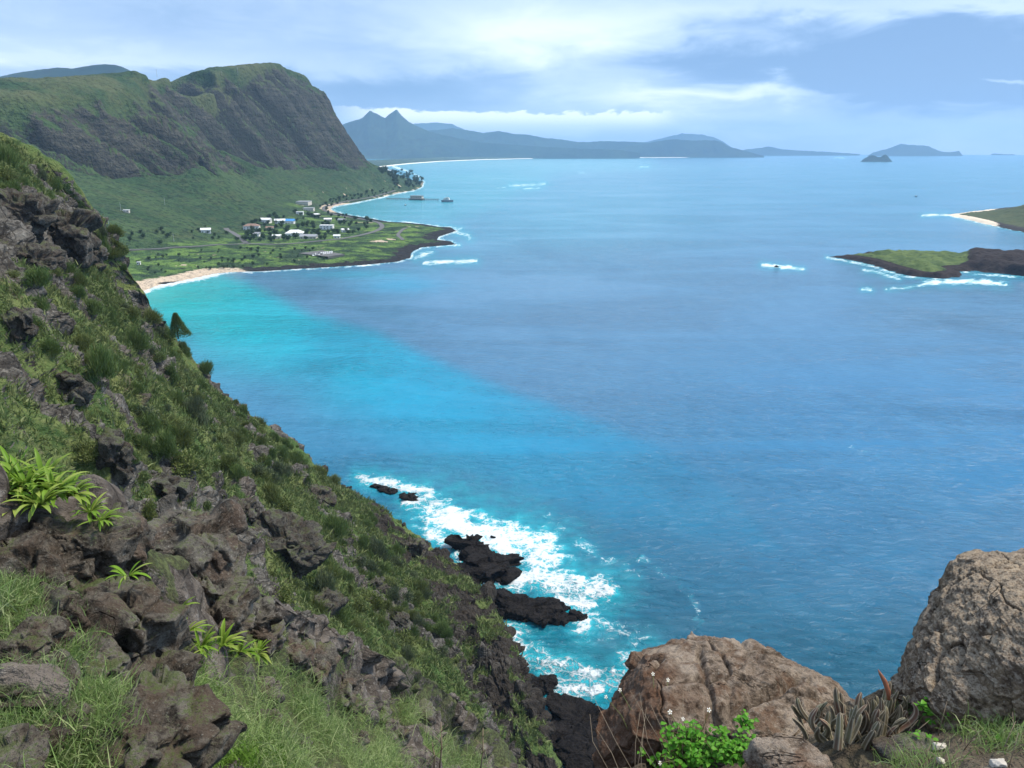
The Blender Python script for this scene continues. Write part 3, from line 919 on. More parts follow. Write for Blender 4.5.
b1[5] = S0[5] + np.array([8, 16, -16]); b2[5] = S0[5] + np.array([18, 35, -S0[5][2] - 6])
b2[4, 2] = -4; b2[4, :2] += (10, 15); b1[4, 2] -= 6
b2[3, 2] = 5
NETS = np.stack([b2, b1, S0, net_of([midA])[0], net_of([near])[0], net_of([hid])[0]])
NR, NC = 640, 860
rows_s = np.concatenate([np.linspace(0, 2, 150), np.linspace(2, 4, 410)[1:], np.linspace(4, 5, 81)[1:]])
SL = catmull(catmull(NETS, rows_s, 0), NC, 1)
SL[..., 2] = np.maximum(SL[..., 2], -6)
sn = gnormals(SL); sn *= np.sign(sn[..., 2].mean())
fall = np.array([.58, .18, -.79]); fall /= np.linalg.norm(fall)
def stretch(p, k):
    return p - k * (p @ fall)[..., None] * fall
q = stretch(SL, .72)
big = fbm(SL / 70, 3, 101) * 5.0
rib = (ridged(q / 26, 4, 103) - .55) * 7.5
rib2 = (ridged(q / 9.5 + 3, 4, 105) - .55) * 2.6
rm = fbm(stretch(SL, .45) / 17 + 11, 5, 107) + .30 * (ridged(q / 13 + 7, 3, 109) - .5) + .12
pxs, pys, _ = pix(SL)
thr_ = 17 + 15 * sstep(pxs, 430, 510)
low_rock = sstep(SL[..., 2] + 9 * fbm(SL / 22, 4, 111) - thr_, 0, -11)
# the blocky outcrop high on the left and the long bands of bare rock
for cx_, cy_, rx_, ry_, a_ in ((32, 236, 66, 36, .85), (80, 300, 40, 22, .16), (95, 470, 34, 60, .22), (205, 365, 60, 30, .16), (260, 415, 24, 30, .22), (250, 545, 50, 25, .25), (160, 478, 22, 14, .22), (310, 510, 40, 30, .12), (380, 600, 40, 40, .12), (440, 560, 40, 60, .15), (20, 330, 30, 40, .16), (195, 500, 40, 18, .15), (300, 590, 60, 30, .15)):
    rm = rm + a_ * np.exp(-((pxs - cx_) / rx_) ** 2 - ((pys - cy_) / ry_) ** 2)
rock = np.clip(sstep(rm, .35, .48), 0, 1)
rock = np.maximum(rock, low_rock * sstep(fbm(SL / 9, 4, 127) - .02 * (SL[..., 2] - 10), .25, -.05))
f1, f2, cid = worley(stretch(SL, .25) / np.array([4.2, 4.2, 3.2]) + .25 * fbm(SL / 3, 3, 113)[..., None], 115)
g1_, g2_, cid2 = worley(stretch(SL, .15) / 1.7 + .3 * fbm(SL / 1.6, 2, 117)[..., None], 119)
blocks = (cid - .35) * 2.6 * sstep(f2 - f1, .0, .22) + (cid2 - .4) * 1.0 * sstep(g2_ - g1_, 0, .2)
soft = fbm(SL / 2.6, 4, 121) * .55 + fbm(SL / 7, 3, 123) * .8
tame = 1 - .75 * sstep(np.linspace(0, 9, NC), 5.2, 6.4)[None] * sstep(rows_s[:, None], 2.8, 2.2)
tilt = ((cid - .5) * np.sin(SL[..., 0] / 2.1) + ((cid * 7.13) % 1 - .5) * np.sin(SL[..., 2] / 1.9))
disp = (big + rib) * tame + rib2 + rock * ((blocks * 1.25 + tilt * 1.1) * (1 + .5 * low_rock) + 1.1 * tame) + (1 - rock) * soft
steps = np.ones(len(rows_s))
disp *= (1 - .45 * np.exp(-((rows_s[:, None] - 2) / .22) ** 2))
SLD = SL + sn * disp[..., None]
SLD[..., 2] += rock * (1 - low_rock) * .5 * np.sin(SLD[..., 2] * 1.4 + 3 * fbm(SL / 12, 3, 125))
sn2 = gnormals(SLD); sn2 *= np.sign(sn2[..., 2].mean())
steepf = 1 - np.abs(sn2[..., 2])
veg = (1 - rock) * (1 - .85 * sstep(steepf, .74, .93))
SBVH = grid_bvh(SLD[::2, ::2])

m, t, b = material('cliff_slope')
tc = t.pos()
nA = t.noise(tc, .045, 5, .6, .3); nB = t.noise(tc, .22, 6, .65, .3); nC = t.noise(tc, 1.0, 5, .65); nD = t.noise(tc, 3.2, 3, .6)
v1 = t.vor(t.mix(.3, tc, t.noise(tc, .5, 3, color=True), 'ADD'), .42, 'DISTANCE_TO_EDGE')
rk = t.mix(t.step(nB, .34, .66), (.040, .036, .032), (.145, .135, .120))
rk = t.mix(t.m('MULTIPLY', t.step(nC, .52, .68), .55), rk, (.300, .285, .255))
rk = t.mix(t.m('MULTIPLY', t.step(t.noise(tc, .13, 3), .54, .68), .25), rk, (.105, .066, .048))
rk = t.mix(t.m('MULTIPLY', t.step(v1, .06, .0), .7), rk, (.022, .019, .017))
gr = t.mix(t.step(nA, .36, .62), (.068, .120, .034), (.140, .165, .058))
gr = t.mix(t.step(nB, .46, .62), gr, (.046, .084, .026))
gr = t.mix(t.m('MULTIPLY', t.step(nC, .5, .68), .55), gr, (.185, .200, .088))
gr = t.mix(t.m('MULTIPLY', t.step(nD, .55, .7), .4), gr, (.028, .042, .018))
gr = t.mix(t.step(t.noise(tc, .09, 5, .7), .58, .66), gr, (.098, .088, .056))
vm = t.step(t.m('ADD', t.attr('veg'), t.m('MULTIPLY', t.m('SUBTRACT', t.m('ADD', t.m('MULTIPLY', nC, .6), t.m('MULTIPLY', nB, .6)), .6), .9)), .36, .58)
zz = t.sep(tc)[2]
wet = t.step(t.m('MULTIPLY_ADD', t.m('SUBTRACT', nA, .5), 22.0, zz), 27.0, 8.0)
rk = t.mix(t.m('MULTIPLY', wet, .85), rk, t.mix(nB, (.008, .007, .006), (.040, .031, .025)))
t.put(b.inputs['Base Color'], t.mix(vm, rk, gr))
b.inputs['Roughness'].default_value = .88
hb = t.m('ADD', t.m('MULTIPLY', nC, 1.0), t.m('ADD', t.m('MULTIPLY', nD, .4), t.m('MULTIPLY', t.m('MINIMUM', v1, .12), 2.5)))
t.put(b.inputs['Normal'], t.bump(hb, .9, .7))
so = link('cliff_slope', raw_mesh('cliff_slope', SLD, grid_faces(*SLD.shape[:2])[:, ::-1], True, {'veg': veg.ravel(), 'rock': rock.ravel()}), m)
tag(so, 'steep cliff slope of dark rock and green scrub falling to the sea', kind='structure')

# ------------------------------------------------------------------ LEDGES NEAR THE CAMERA
crest = [(-170, 505, 6), (0, 530, 6.8), (80, 556, 7.6), (140, 585, 10), (195, 600, 12.5), (240, 615, 14.5), (320, 660, 19), (400, 708, 24), (470, 762, 29), (540, 840, 34)]
r1 = [(-170, 570, 5.3), (0, 610, 6), (80, 620, 6.7), (150, 648, 8.5), (200, 665, 10.4), (250, 692, 12.3), (320, 728, 15.2), (390, 772, 19), (450, 822, 23), (520, 900, 27)]
r2 = [(-170, 680, 4.6), (0, 690, 5), (80, 700, 5.6), (150, 726, 6.7), (210, 745, 8.2), (270, 775, 9.7), (320, 810, 11.5), (390, 850, 14), (450, 900, 17), (520, 960, 20)]
r3 = [(-170, 800, 3.9), (0, 800, 4.2), (80, 810, 4.5), (150, 830, 5), (210, 860, 5.6), (270, 890, 6.3), (320, 920, 7.5), (390, 960, 9), (450, 1000, 11), (520, 1050, 13)]
r4 = [(-170, 1050, 2.9), (0, 1050, 2.9), (80, 1050, 3), (150, 1050, 3.2), (210, 1080, 3.6), (270, 1100, 4.2), (320, 1120, 5), (390, 1150, 6), (450, 1200, 7.5), (520, 1250, 9)]
C0 = net_of([crest])[0]
sc_ = np.array([q[2] for q in crest])[:, None] / 10
c1 = C0 + np.array([.4, 1.3, -1.0]) * sc_; c2 = C0 + np.array([1.2, 4, -9]) * sc_
NETL = np.stack([c2, c1, C0, net_of([r1])[0], net_of([r2])[0], net_of([r3])[0], net_of([r4])[0]])
NETL = np.concatenate([NETL, NETL[-1:] + np.array([0, -3.5, .2])], 0)
NETL = np.concatenate([NETL[:, :1] + np.array([-9, 2, .8]), NETL[:, :1] + np.array([-3.5, .6, .2]), NETL], 1)
rl = np.concatenate([np.linspace(0, 2, 120), np.linspace(2, 6, 420)[1:], np.linspace(6, 7, 30)[1:]])
cl_ = np.concatenate([np.linspace(0, 2, 90), np.linspace(2, 11, 640)[1:]])
NL = catmull(catmull(NETL, rl, 0), cl_, 1)
nn = gnormals(NL); nn *= np.sign(nn[..., 2].mean())
dcam = np.linalg.norm(NL - np.array([0, 0, CAMZ]), axis=-1)
far_k = sstep(dcam, 6, 16)
rmk = fbm(NL / 2.4 + 5, 4, 201) + .12
w1, w2, wc_ = worley(NL / np.array([1.5, 1.5, 1.1]) + .3 * fbm(NL / 1.2, 3, 203)[..., None], 205)
pxn, pyn, _ = pix(NL)
for cx_, cy_, rx_, ry_, a_ in ((295, 625, 90, 34, .34), (430, 730, 70, 14, .22), (265, 700, 22, 30, .35), (345, 715, 26, 20, .3), (215, 590, 50, 40, .4)):
    rmk = rmk + a_ * np.exp(-((pxn - cx_) / rx_) ** 2 - ((pyn - cy_) / ry_) ** 2)
rmk = rmk - .28 * far_k * np.exp(-((pxn - 300) / 160) ** 2 - ((pyn - 720) / 45) ** 2)
rockn = sstep(rmk, .18, .34)
dn = fbm(NL / 3.5, 4, 207) * .55 * (.35 + .65 * far_k) + fbm(NL / .7, 4, 209) * .14 + rockn * ((wc_ - .3) * .75 * sstep(w2 - w1, 0, .18) * (.4 + .6 * far_k) + .12)
NLD = NL + nn * dn[..., None]
NLB = grid_bvh(NLD)
nl2 = gnormals(NLD)
vegn = (1 - rockn) * (1 - .7 * sstep(1 - np.abs(nl2[..., 2]), .75, .95))


def ground_mat(name, soilmix):
    m, t, b = material(name)
    tc = t.pos()
    nA = t.noise(tc, .35, 5, .6, .3); nB = t.noise(tc, 1.7, 6, .65, .2); nC = t.noise(tc, 8, 5, .65); nD = t.noise(tc, 34, 3, .6)
    v1 = t.vor(t.mix(.15, tc, t.noise(tc, 2.2, 3, color=True), 'ADD'), 1.6, 'DISTANCE_TO_EDGE')
    rk = t.mix(t.step(nB, .35, .65), (.050, .042, .037), (.150, .128, .110))
    rk = t.mix(t.m('MULTIPLY', t.step(nC, .54, .68), .6), rk, (.30, .28, .255))
    rk = t.mix(t.m('MULTIPLY', t.step(v1, .05, 0), .7), rk, (.02, .017, .015))
    soil = t.mix(nB, (.060, .045, .034), (.130, .100, .076))
    soil = t.mix(t.step(nC, .58, .70), soil, (.21, .18, .145))
    gr = t.mix(t.step(nA, .36, .62), (.060, .105, .030), (.110, .140, .050))
    gr = t.mix(t.step(nC, .40, .60), gr, (.022, .038, .014))
    gr = t.mix(soilmix, gr, soil)
    vm = t.step(t.m('ADD', t.attr('veg'), t.m('MULTIPLY', t.m('SUBTRACT', nC, .5), .8)), .36, .58)
    t.put(b.inputs['Base Color'], t.mix(vm, rk, gr))
    b.inputs['Roughness'].default_value = .92
    hb = t.m('ADD', t.m('MULTIPLY', nB, .35), t.m('ADD', t.m('MULTIPLY', nC, .12), t.m('MULTIPLY', nD, .03)))
    t.put(b.inputs['Normal'], t.bump(hb, 1.0, .5))
    return m


lo = link('hillside', raw_mesh('hillside', NLD, grid_faces(*NLD.shape[:2])[:, ::-1], True, {'veg': vegn.ravel()}), ground_mat('hillside', .35))
tag(lo, 'near grassy hillside with rocks dropping away below the camera', kind='structure')

lip = [(585, 812, 4.0), (640, 790, 4.3), (700, 765, 4.6), (760, 745, 4.7), (820, 735, 4.6), (880, 716, 4.55), (930, 706, 4.4), (1060, 700, 4.2), (1200, 700, 4.0)]
f1_ = [(590, 850, 3.6), (645, 830, 3.8), (700, 805, 4.0), (760, 785, 4.1), (820, 770, 4.05), (880, 755, 3.95), (940, 745, 3.85), (1060, 740, 3.7), (1200, 740, 3.6)]
f2_ = [(570, 960, 2.9), (640, 940, 3.0), (700, 900, 3.2), (760, 870, 3.3), (820, 850, 3.3), (880, 835, 3.25), (940, 825, 3.2), (1060, 820, 3.1), (1200, 820, 3.0)]
f3_ = [(540, 1250, 2.1), (640, 1250, 2.1), (700, 1250, 2.1), (760, 1250, 2.1), (820, 1250, 2.1), (880, 1250, 2.1), (940, 1250, 2.1), (1060, 1250, 2.1), (1200, 1250, 2.1)]
L0 = net_of([lip])[0]
NETR = np.stack([L0 + np.array([0, 1.2, -5]), L0 + np.array([0, .35, -.5]), L0, net_of([f1_])[0], net_of([f2_])[0], net_of([f3_])[0]])
ext = [NETR[:, -1] + np.array([dx, dy, dz]) for dx, dy, dz in ((1.6, -.1, .1), (3.6, -.5, -.2), (6.0, -1.2, -.8))]
NETR = np.concatenate([NETR] + [e_[:, None] for e_ in ext], 1)
NETR = np.concatenate([NETR, NETR[-1:] + np.array([0, -3, 0])], 0)
NR_ = patch(NETR, 360, 620)
n3 = gnormals(NR_); n3 *= np.sign(n3[..., 2].mean())
NR_ = NR_ + n3 * (fbm(NR_ / .9, 4, 211) * .10 + fbm(NR_ / .16, 4, 213) * .035)[..., None]
q_ = np.linspace(1, 0, 40)[:, None, None]
NR_ = np.concatenate([NR_[:1] + q_[:-1] * np.array([0, 10, -60]) + .5 * fbm((NR_[:1] + q_[:-1] * np.array([0, 10, -60])) / 1.5, 4, 219)[..., None] * np.array([0, 1, 0]) * np.minimum(1, 6 * q_[:-1]), NR_], 0)
q_ = np.linspace(1, 0, 30)[None, :, None]
NR_ = np.concatenate([NR_[:, :1] + q_[:, :-1] * np.array([-.25, 0, -34]), NR_], 1)
NRB = grid_bvh(NR_)
vr = .5 + .6 * fbm(NR_ / .5, 4, 215)
ro = link('ground', raw_mesh('ground', NR_, grid_faces(*NR_.shape[:2])[:, ::-1], True, {'veg': np.clip(vr + .35, 0, 1).ravel()}), ground_mat('ground', .88))
tag(ro, 'dry earth and grass at the cliff edge beside the boulders', kind='structure')


# ------------------------------------------------------------------ ROCKS
def rock_mat(name, dark, mid, light, spot, s=1.0, dist=.06, red=None, pale_top=0.0, moss=0.0, rust=False):
    m, t, b = material(name)
    tc = t.pos()
    info = t.n('ShaderNodeObjectInfo')
    nA = t.noise(tc, 1.6 * s, 5, .6, .5); nB = t.noise(tc, 6 * s, 7, .68, .4); nC = t.noise(tc, 26 * s, 5, .7); nD = t.noise(tc, 95 * s, 3, .6)
    c = t.mix(t.step(nB, .33, .62), dark, mid)
    c = t.mix(t.m('MULTIPLY', t.step(nA, .46, .62), .75), c, light)
    if red is not None:
        c = t.mix(t.m('MULTIPLY', t.step(t.noise(tc, 2.3 * s, 4, .6, .4), .48, .62), .75), c, red)
    c = t.mix(t.m('MULTIPLY', t.step(nC, .56, .70), .6), c, spot)
    c = t.mix(t.m('MULTIPLY', t.step(nC, .46, .33), .7), c, dark)
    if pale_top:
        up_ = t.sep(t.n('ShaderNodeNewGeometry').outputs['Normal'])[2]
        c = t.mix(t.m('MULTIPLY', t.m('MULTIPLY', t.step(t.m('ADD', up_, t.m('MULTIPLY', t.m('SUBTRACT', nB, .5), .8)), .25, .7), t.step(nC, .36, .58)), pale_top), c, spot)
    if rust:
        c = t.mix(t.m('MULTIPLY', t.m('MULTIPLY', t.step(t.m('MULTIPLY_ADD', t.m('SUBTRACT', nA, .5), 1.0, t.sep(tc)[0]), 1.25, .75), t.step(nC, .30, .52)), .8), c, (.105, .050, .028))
    if moss:
        up_ = t.sep(t.n('ShaderNodeNewGeometry').outputs['Normal'])[2]
        c = t.mix(t.m('MULTIPLY', t.m('MULTIPLY', t.step(up_, .30, .75), t.step(t.m('ADD', t.m('MULTIPLY', nA, .6), t.m('MULTIPLY', nC, .4)), .50, .58)), moss), c, t.mix(nC, (.035, .055, .012), (.10, .13, .035)))
    ln = t.m('ABSOLUTE', t.m('SUBTRACT', t.noise(tc, .9 * s, 4, .55, 1.1), .5))
    msk = t.step(t.noise(tc, 1.3 * s, 2), .55, .66)
    v = t.m('MULTIPLY', t.step(ln, .007, .001), msk)
    c = t.mix(t.m('MULTIPLY', v, .85), c, tuple(x * .25 for x in dark))
    c = t.mix(t.m('MULTIPLY', t.step(nD, .42, .28), .7), c, tuple(x * .4 for x in dark))
    t.put(b.inputs['Base Color'], c)
    b.inputs['Roughness'].default_value = .86
    h = t.m('ADD', t.m('MULTIPLY', nB, 1.0), t.m('ADD', t.m('MULTIPLY', nC, .40), t.m('MULTIPLY', nD, .14)))
    h = t.m('SUBTRACT', h, t.m('MULTIPLY', v, .5))
    t.put(b.inputs['Normal'], t.bump(h, 1.0, dist))
    return m


_ico = {}
def ico(k):
    if k not in _ico:
        import bmesh
        bm = bmesh.new(); bmesh.ops.create_icosphere(bm, subdivisions=k, radius=1.0)
        bm.verts.index_update()
        _ico[k] = (np.array([v.co[:] for v in bm.verts]), np.array([[v.index for v in f.verts] for f in bm.faces]))
        bm.free()
    return _ico[k]


def rock_verts(dims, seed, cuts=14, sub=5, rough=.12, bevel=34.0, cracks=.04, rot=(0, 0, 0)):
    r_ = np.random.default_rng(seed)
    d, f = ico(sub)
    n = r_.normal(size=(cuts, 3)); n /= np.linalg.norm(n, axis=1, keepdims=True)
    n = np.vstack([n, [(0, 0, 1), (0, 0, -1), (1, 0, 0), (-1, 0, 0), (0, 1, 0), (0, -1, 0)] + r_.normal(size=(6, 3)) * .12])
    n /= np.linalg.norm(n, axis=1, keepdims=True)
    off = np.concatenate([r_.uniform(.72, 1.05, cuts), np.full(6, .84)])
    k = np.maximum(d @ n.T, 1e-4) / off
    rad = (k ** bevel).sum(1) ** (-1 / bevel)
    v = d * rad[:, None] * np.asarray(dims)
    size = np.mean(dims)
    nr = d
    w1, w2, wc_ = worley(v / (size * .62) + .25 * fbm(v / (size * .4), 3, seed)[:, None], seed + 1)
    dd = fbm(v / (size * .9), 3, seed + 2) * rough * .6 + fbm(v / (size * .16), 5, seed + 3) * rough * .30 + (wc_ - .5) * rough * 1.3 * sstep(w2 - w1, 0, .12) - cracks * sstep(w2 - w1, .05, 0)
    tilt = ((wc_ - .5) * v[:, 0] + ((wc_ * 7.13) % 1 - .5) * v[:, 1] + ((wc_ * 13.7) % 1 - .5) * v[:, 2]) / size * rough * 2.6
    dd = dd + tilt
    lay = np.sin(v[:, 2] / size * 9 + 3 * fbm(v / size, 3, seed + 5)) * rough * .16
    v = v + nr * ((dd + lay) * size)[:, None]
    M = np.array(Matrix.Rotation(rot[2], 3, 'Z') @ Matrix.Rotation(rot[1], 3, 'Y') @ Matrix.Rotation(rot[0], 3, 'X'))
    return v @ M.T, f


def rock(px, py, d, wpx, hpx, depth, seed, mat, label, cat='rock', group=None, name='rock', rot=(0, 0, 0), z=None, **kw):
    c = P(px, py, d) if z is None else sea(px, py, z)
    dist = d if z is None else pix(c)[2]
    v, f = rock_verts((wpx * dist / F / 2 * 1.08, depth / 2, hpx * dist / F / 2 * 1.08), seed, rot=rot, **kw)
    o = link(name, raw_mesh(name, v, f, True), mat, loc=Vector(c))
    return tag(o, label, cat, group)


M_LAVA = rock_mat('wet_basalt', (.006, .005, .005), (.024, .020, .019), (.036, .030, .027), (.080, .072, .066), .22, 1.3)
M_BROWN = rock_mat('brown_basalt', (.020, .016, .013), (.125, .106, .085), (.235, .212, .178), (.36, .345, .30), 1.5, .06, red=(.092, .066, .048), moss=.8)
M_GREY = rock_mat('grey_basalt', (.024, .021, .018), (.120, .108, .092), (.225, .206, .178), (.40, .38, .34), 1.0, .07, red=(.115, .082, .062), moss=.7)
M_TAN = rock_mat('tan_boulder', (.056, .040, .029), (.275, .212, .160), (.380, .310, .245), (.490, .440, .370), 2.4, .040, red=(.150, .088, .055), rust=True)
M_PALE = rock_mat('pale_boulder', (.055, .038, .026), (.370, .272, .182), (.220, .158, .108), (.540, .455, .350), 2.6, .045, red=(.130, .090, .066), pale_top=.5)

# the surf rocks at the foot of the cliff
LAVA = [  # px, py, w, h(px), depth m, height m, seed, label
    (468, 548, 38, 26, 11, 7.5, 1, 'black knob of rock at the head of the surf below the cliff'),
    (490, 566, 62, 26, 20, 5.5, 2, 'black rock shelf reaching into the surf, upper of the big pair'),
    (474, 580, 44, 24, 16, 6.5, 3, 'dark rock wedged between the upper shelf and the cliff foot'),
    (516, 610, 58, 28, 15, 6.0, 4, 'black rock shelf pointing into white foam, lower of the big pair'),
    (548, 616, 44, 24, 12, 4.6, 5, 'low black outer end of the lower rock shelf'),
    (578, 616, 17, 9, 4, 2.2, 6, 'small black rock off the tip of the lower shelf'),
    (493, 538.5, 5, 5, 1.6, 2.0, 7, 'tiny black rock alone in the white surf'),
    (543, 686, 34, 14, 6, 2.4, 8, 'flat black rock islanded in the cove foam'),
    (509, 650, 24, 12, 6, 2.6, 9, 'reddish brown rock awash in the cove beside the cliff'),
    (503, 669, 26, 14, 6, 3.2, 10, 'brown rock at the cliff foot in the back of the cove'),
    (576, 722, 66, 36, 16, 4.5, 11, 'big black platform rock at the bottom of the cove'),
    (550, 742, 50, 44, 14, 4, 12, 'black rock below the platform at the mouth of the gully'),
    (592, 758, 70, 50, 16, 5, 13, 'black rock shelf half hidden by the tan boulder'),
    (386, 491, 20, 7, 6, 2.2, 14, 'brown reef rock with foam around it, inner one of the outlying pair'),
    (408, 497.5, 24, 8, 7, 2.6, 15, 'brown reef rock with foam around it, outer one of the outlying pair'),
    (378, 487, 12, 4, 4, 1.4, 16, 'thin reef ledge beside the outlying brown rocks'),
    (470, 679, 9, 5, 2, 1.5, 17, None)]
for px, py, w_, h_, dm, hm, sd0, lab in LAVA:
    if lab is None:
        continue
    c = sea(px, py, 0)
    dist = pix(c)[2]
    v, f = rock_verts((w_ * dist / F / 2 * 1.05, dm / 2, hm), 300 + sd0, cuts=10, sub=6 if w_ > 30 else 5, rough=.26, cracks=.06, bevel=12, rot=(0, 0, R(-25)))
    v[:, 2] = np.where(v[:, 2] > 0, v[:, 2] * .62, v[:, 2] * .5)
    o = link('sea_rock', raw_mesh('sea_rock', v, f, True), M_LAVA, loc=(c[0], c[1], 0.2))
    tag(o, lab, 'rock', 'black rocks in the surf')
for px, py, wpx, lab in ((776, 267.2, 2.6, 'tiny black rock breaking the white water offshore'),):
    c = sea(px, py); v, f = rock_verts((wpx * 1.1, 2, 2.2), 77, sub=4, rough=.2)
    tag(link('sea_rock', raw_mesh('sea_rock', v, f, True), M_LAVA, loc=c), lab, 'rock')

# the boulders on the left ledge
B = 'boulders on the left ledge'
LEFT = [  # px, py, depth, w, h, depth m, seed, mat, label, rot
    (38, 532, 6.9, 96, 30, .7, 21, M_BROWN, 'long tilted dark slab under the strap leaf plants', (0, R(14), R(8))),
    (32, 575, 6.6, 88, 84, .8, 22, M_BROWN, 'square brown block below the tilted slab at the frame edge', (0, R(-6), R(18))),
    (92, 562, 7.0, 58, 82, .7, 23, M_BROWN, 'upright cracked brown block under the hanging leaves', (0, R(8), R(-14))),
    (122, 545, 8.2, 56, 46, .7, 24, M_GREY, 'grey rock behind the cracked block with dry grass on top', (0, R(20), R(10))),
    (128, 628, 6.6, 104, 88, .9, 25, M_BROWN, 'big dark overhanging boulder with a flat lit top', (0, R(5), R(-22))),
    (52, 622, 6.1, 56, 54, .6, 26, M_BROWN, 'lumpy brown rock left of the overhanging boulder', (0, R(-18), R(30))),
    (88, 664, 5.9, 66, 50, .6, 27, M_BROWN, 'lumpy dark rock under the overhang', (0, R(25), R(12))),
    (20, 688, 5.2, 74, 34, .6, 28, M_BROWN, 'flat brown ledge rock at the left frame edge', (0, R(-4), R(15))),
    (152, 690, 6.3, 84, 56, .6, 29, M_BROWN, 'dark rock between the overhang and the big bottom boulder', (0, R(28), R(5))),
    (158, 740, 5.3, 112, 68, .9, 30, M_BROWN, 'big reddish brown boulder at the bottom of the left ledge', (0, R(22), R(-16))),
    (58, 728, 5.0, 56, 40, .5, 31, M_BROWN, 'dark rock beside the pale grass at the ledge bottom', (0, R(10), R(40))),
    (20, 768, 4.3, 62, 34, .5, 32, M_BROWN, 'low brown stone in the bottom corner of the ledge', (0, 0, R(22))),
    (184, 548, 11.7, 108, 66, 1.4, 33, M_GREY, 'grey brown outcrop head on the skyline of the ledge', (0, R(-6), R(12))),
    (206, 586, 11.7, 78, 76, 1.4, 34, M_GREY, 'cracked right face of the outcrop with a reddish band', (0, R(4), R(-8))),
    (166, 602, 11.2, 78, 92, 1.3, 35, M_BROWN, 'shadowed dark rock under the outcrop head', (0, R(10), R(20))),
    (214, 626, 11.3, 58, 50, 1.1, 36, M_BROWN, 'dark footing rock at the bottom of the outcrop', (0, R(-12), R(4))),
    (28, 646, 5.5, 50, 36, .5, 37, M_BROWN, 'rounded brown rock with a mossy patch by the frame edge', (0, R(12), R(-10)))]
for px, py, d, w_, h_, dm, sd0, mt, lab, rot in LEFT:
    rock(px, py, d, w_, h_, dm, 500 + sd0, mt, lab, 'rock', B, rot=rot, sub=6, rough=.17, cuts=13, bevel=40, cracks=.045)
# rocks showing through the grassy slope
SLR = [(265, 640, 18.5, 46, 30), (292, 655, 18.6, 40, 26), (318, 668, 19.2, 46, 28), (344, 686, 20.5, 34, 22), (252, 622, 16.5, 40, 30), (268, 698, 12.0, 28, 26), (262, 728, 10.6, 30, 30), (346, 712, 16.5, 34, 22),
       (358, 742, 16.0, 28, 22), (382, 716, 20, 26, 16), (418, 715, 25, 36, 20), (296, 742, 11.2, 24, 16), (400, 738, 20.5, 20, 14), (236, 612, 15.0, 34, 28)]
WH = ['first and highest on the grassy spur', 'beside the highest one', 'midway along the spur crest', 'low on the spur crest', 'nearest the dark outcrop', 'alone in the grass below the hanging leaves', 'long dark one in the grass beside the big boulder', 'red brown one in the middle of the grass',
      'below the red brown one', 'on the far lip of the grass', 'pale one standing on the spur lip', 'small one low in the grass', 'small one right of the grass', 'at the foot of the outcrop']
for (px, py, d, w_, h_), lab, k in zip(SLR, WH, range(99)):
    loc, _ = ray(NLB, px, py)
    if loc is not None:
        d = float(pix(np.array(loc))[2])
    rock(px, py, d, w_, h_, w_ * d / F * .8, 600 + k, M_GREY if k not in (6, 7, 8) else M_BROWN, 'grey rough rock, ' + lab, 'rock', 'rocks in the grassy slope', rot=(0, R(rng.uniform(-25, 25)), R(rng.uniform(0, 90))), sub=5, rough=.2)


OUT = [  # px, py, w, h, label words
    (20, 214, 58, 40, 'upper left block of the bare crag under the skyline'), (62, 236, 52, 50, 'tall right hand block of the bare crag'), (24, 258, 66, 30, 'long base block of the bare crag'), (88, 262, 30, 40, 'narrow end block of the bare crag'),
    (286, 548, 66, 44, 'big dark overhanging outcrop in the middle of the slope'), (162, 486, 46, 14, 'thin slanting ledge low on the green slope'), (112, 462, 40, 56, 'tall grey rib above the strap leaf clump'), (66, 388, 40, 32, 'dark cavity block on the upper slope'), (16, 330, 34, 40, 'shadowed block at the left frame edge'), (322, 612, 28, 38, 'grey tooth of rock above the grassy spur'), (398, 626, 20, 28, 'small crag above the dark sea cliff'), (412, 552, 26, 26, 'crag on the edge above the surf'), (318, 500, 28, 20, 'low crag below the skyline edge'),
    (372, 588, 26, 18, 'low grey ledge above the surf rocks'), (240, 510, 30, 20, 'small outcrop above the big overhang')]
M_CRAG = rock_mat('grey_crag', (.016, .014, .012), (.090, .082, .070), (.180, .166, .146), (.34, .325, .29), .30, .5, red=(.085, .064, .050), moss=.75)
for k, (px, py, w_, h_, lab) in enumerate(OUT):
    loc, nor = ray(SBVH, px, py)
    if loc is None:
        continue
    d = float(pix(np.array(loc))[2]); wm, hm = w_ * d / F, h_ * d / F
    v, f = rock_verts((wm * .55, wm * .42, hm * .55), 900 + k, cuts=14, sub=6, rough=.24, bevel=30, cracks=.08, rot=(0, R(18), R(rng.uniform(-20, 30))))
    tag(link('outcrop', raw_mesh('outcrop', v, f, True), M_CRAG, loc=loc + Vector((0, .25 * wm * .4, -.05 * hm))), lab, 'outcrop', 'rock outcrops on the cliff slope')


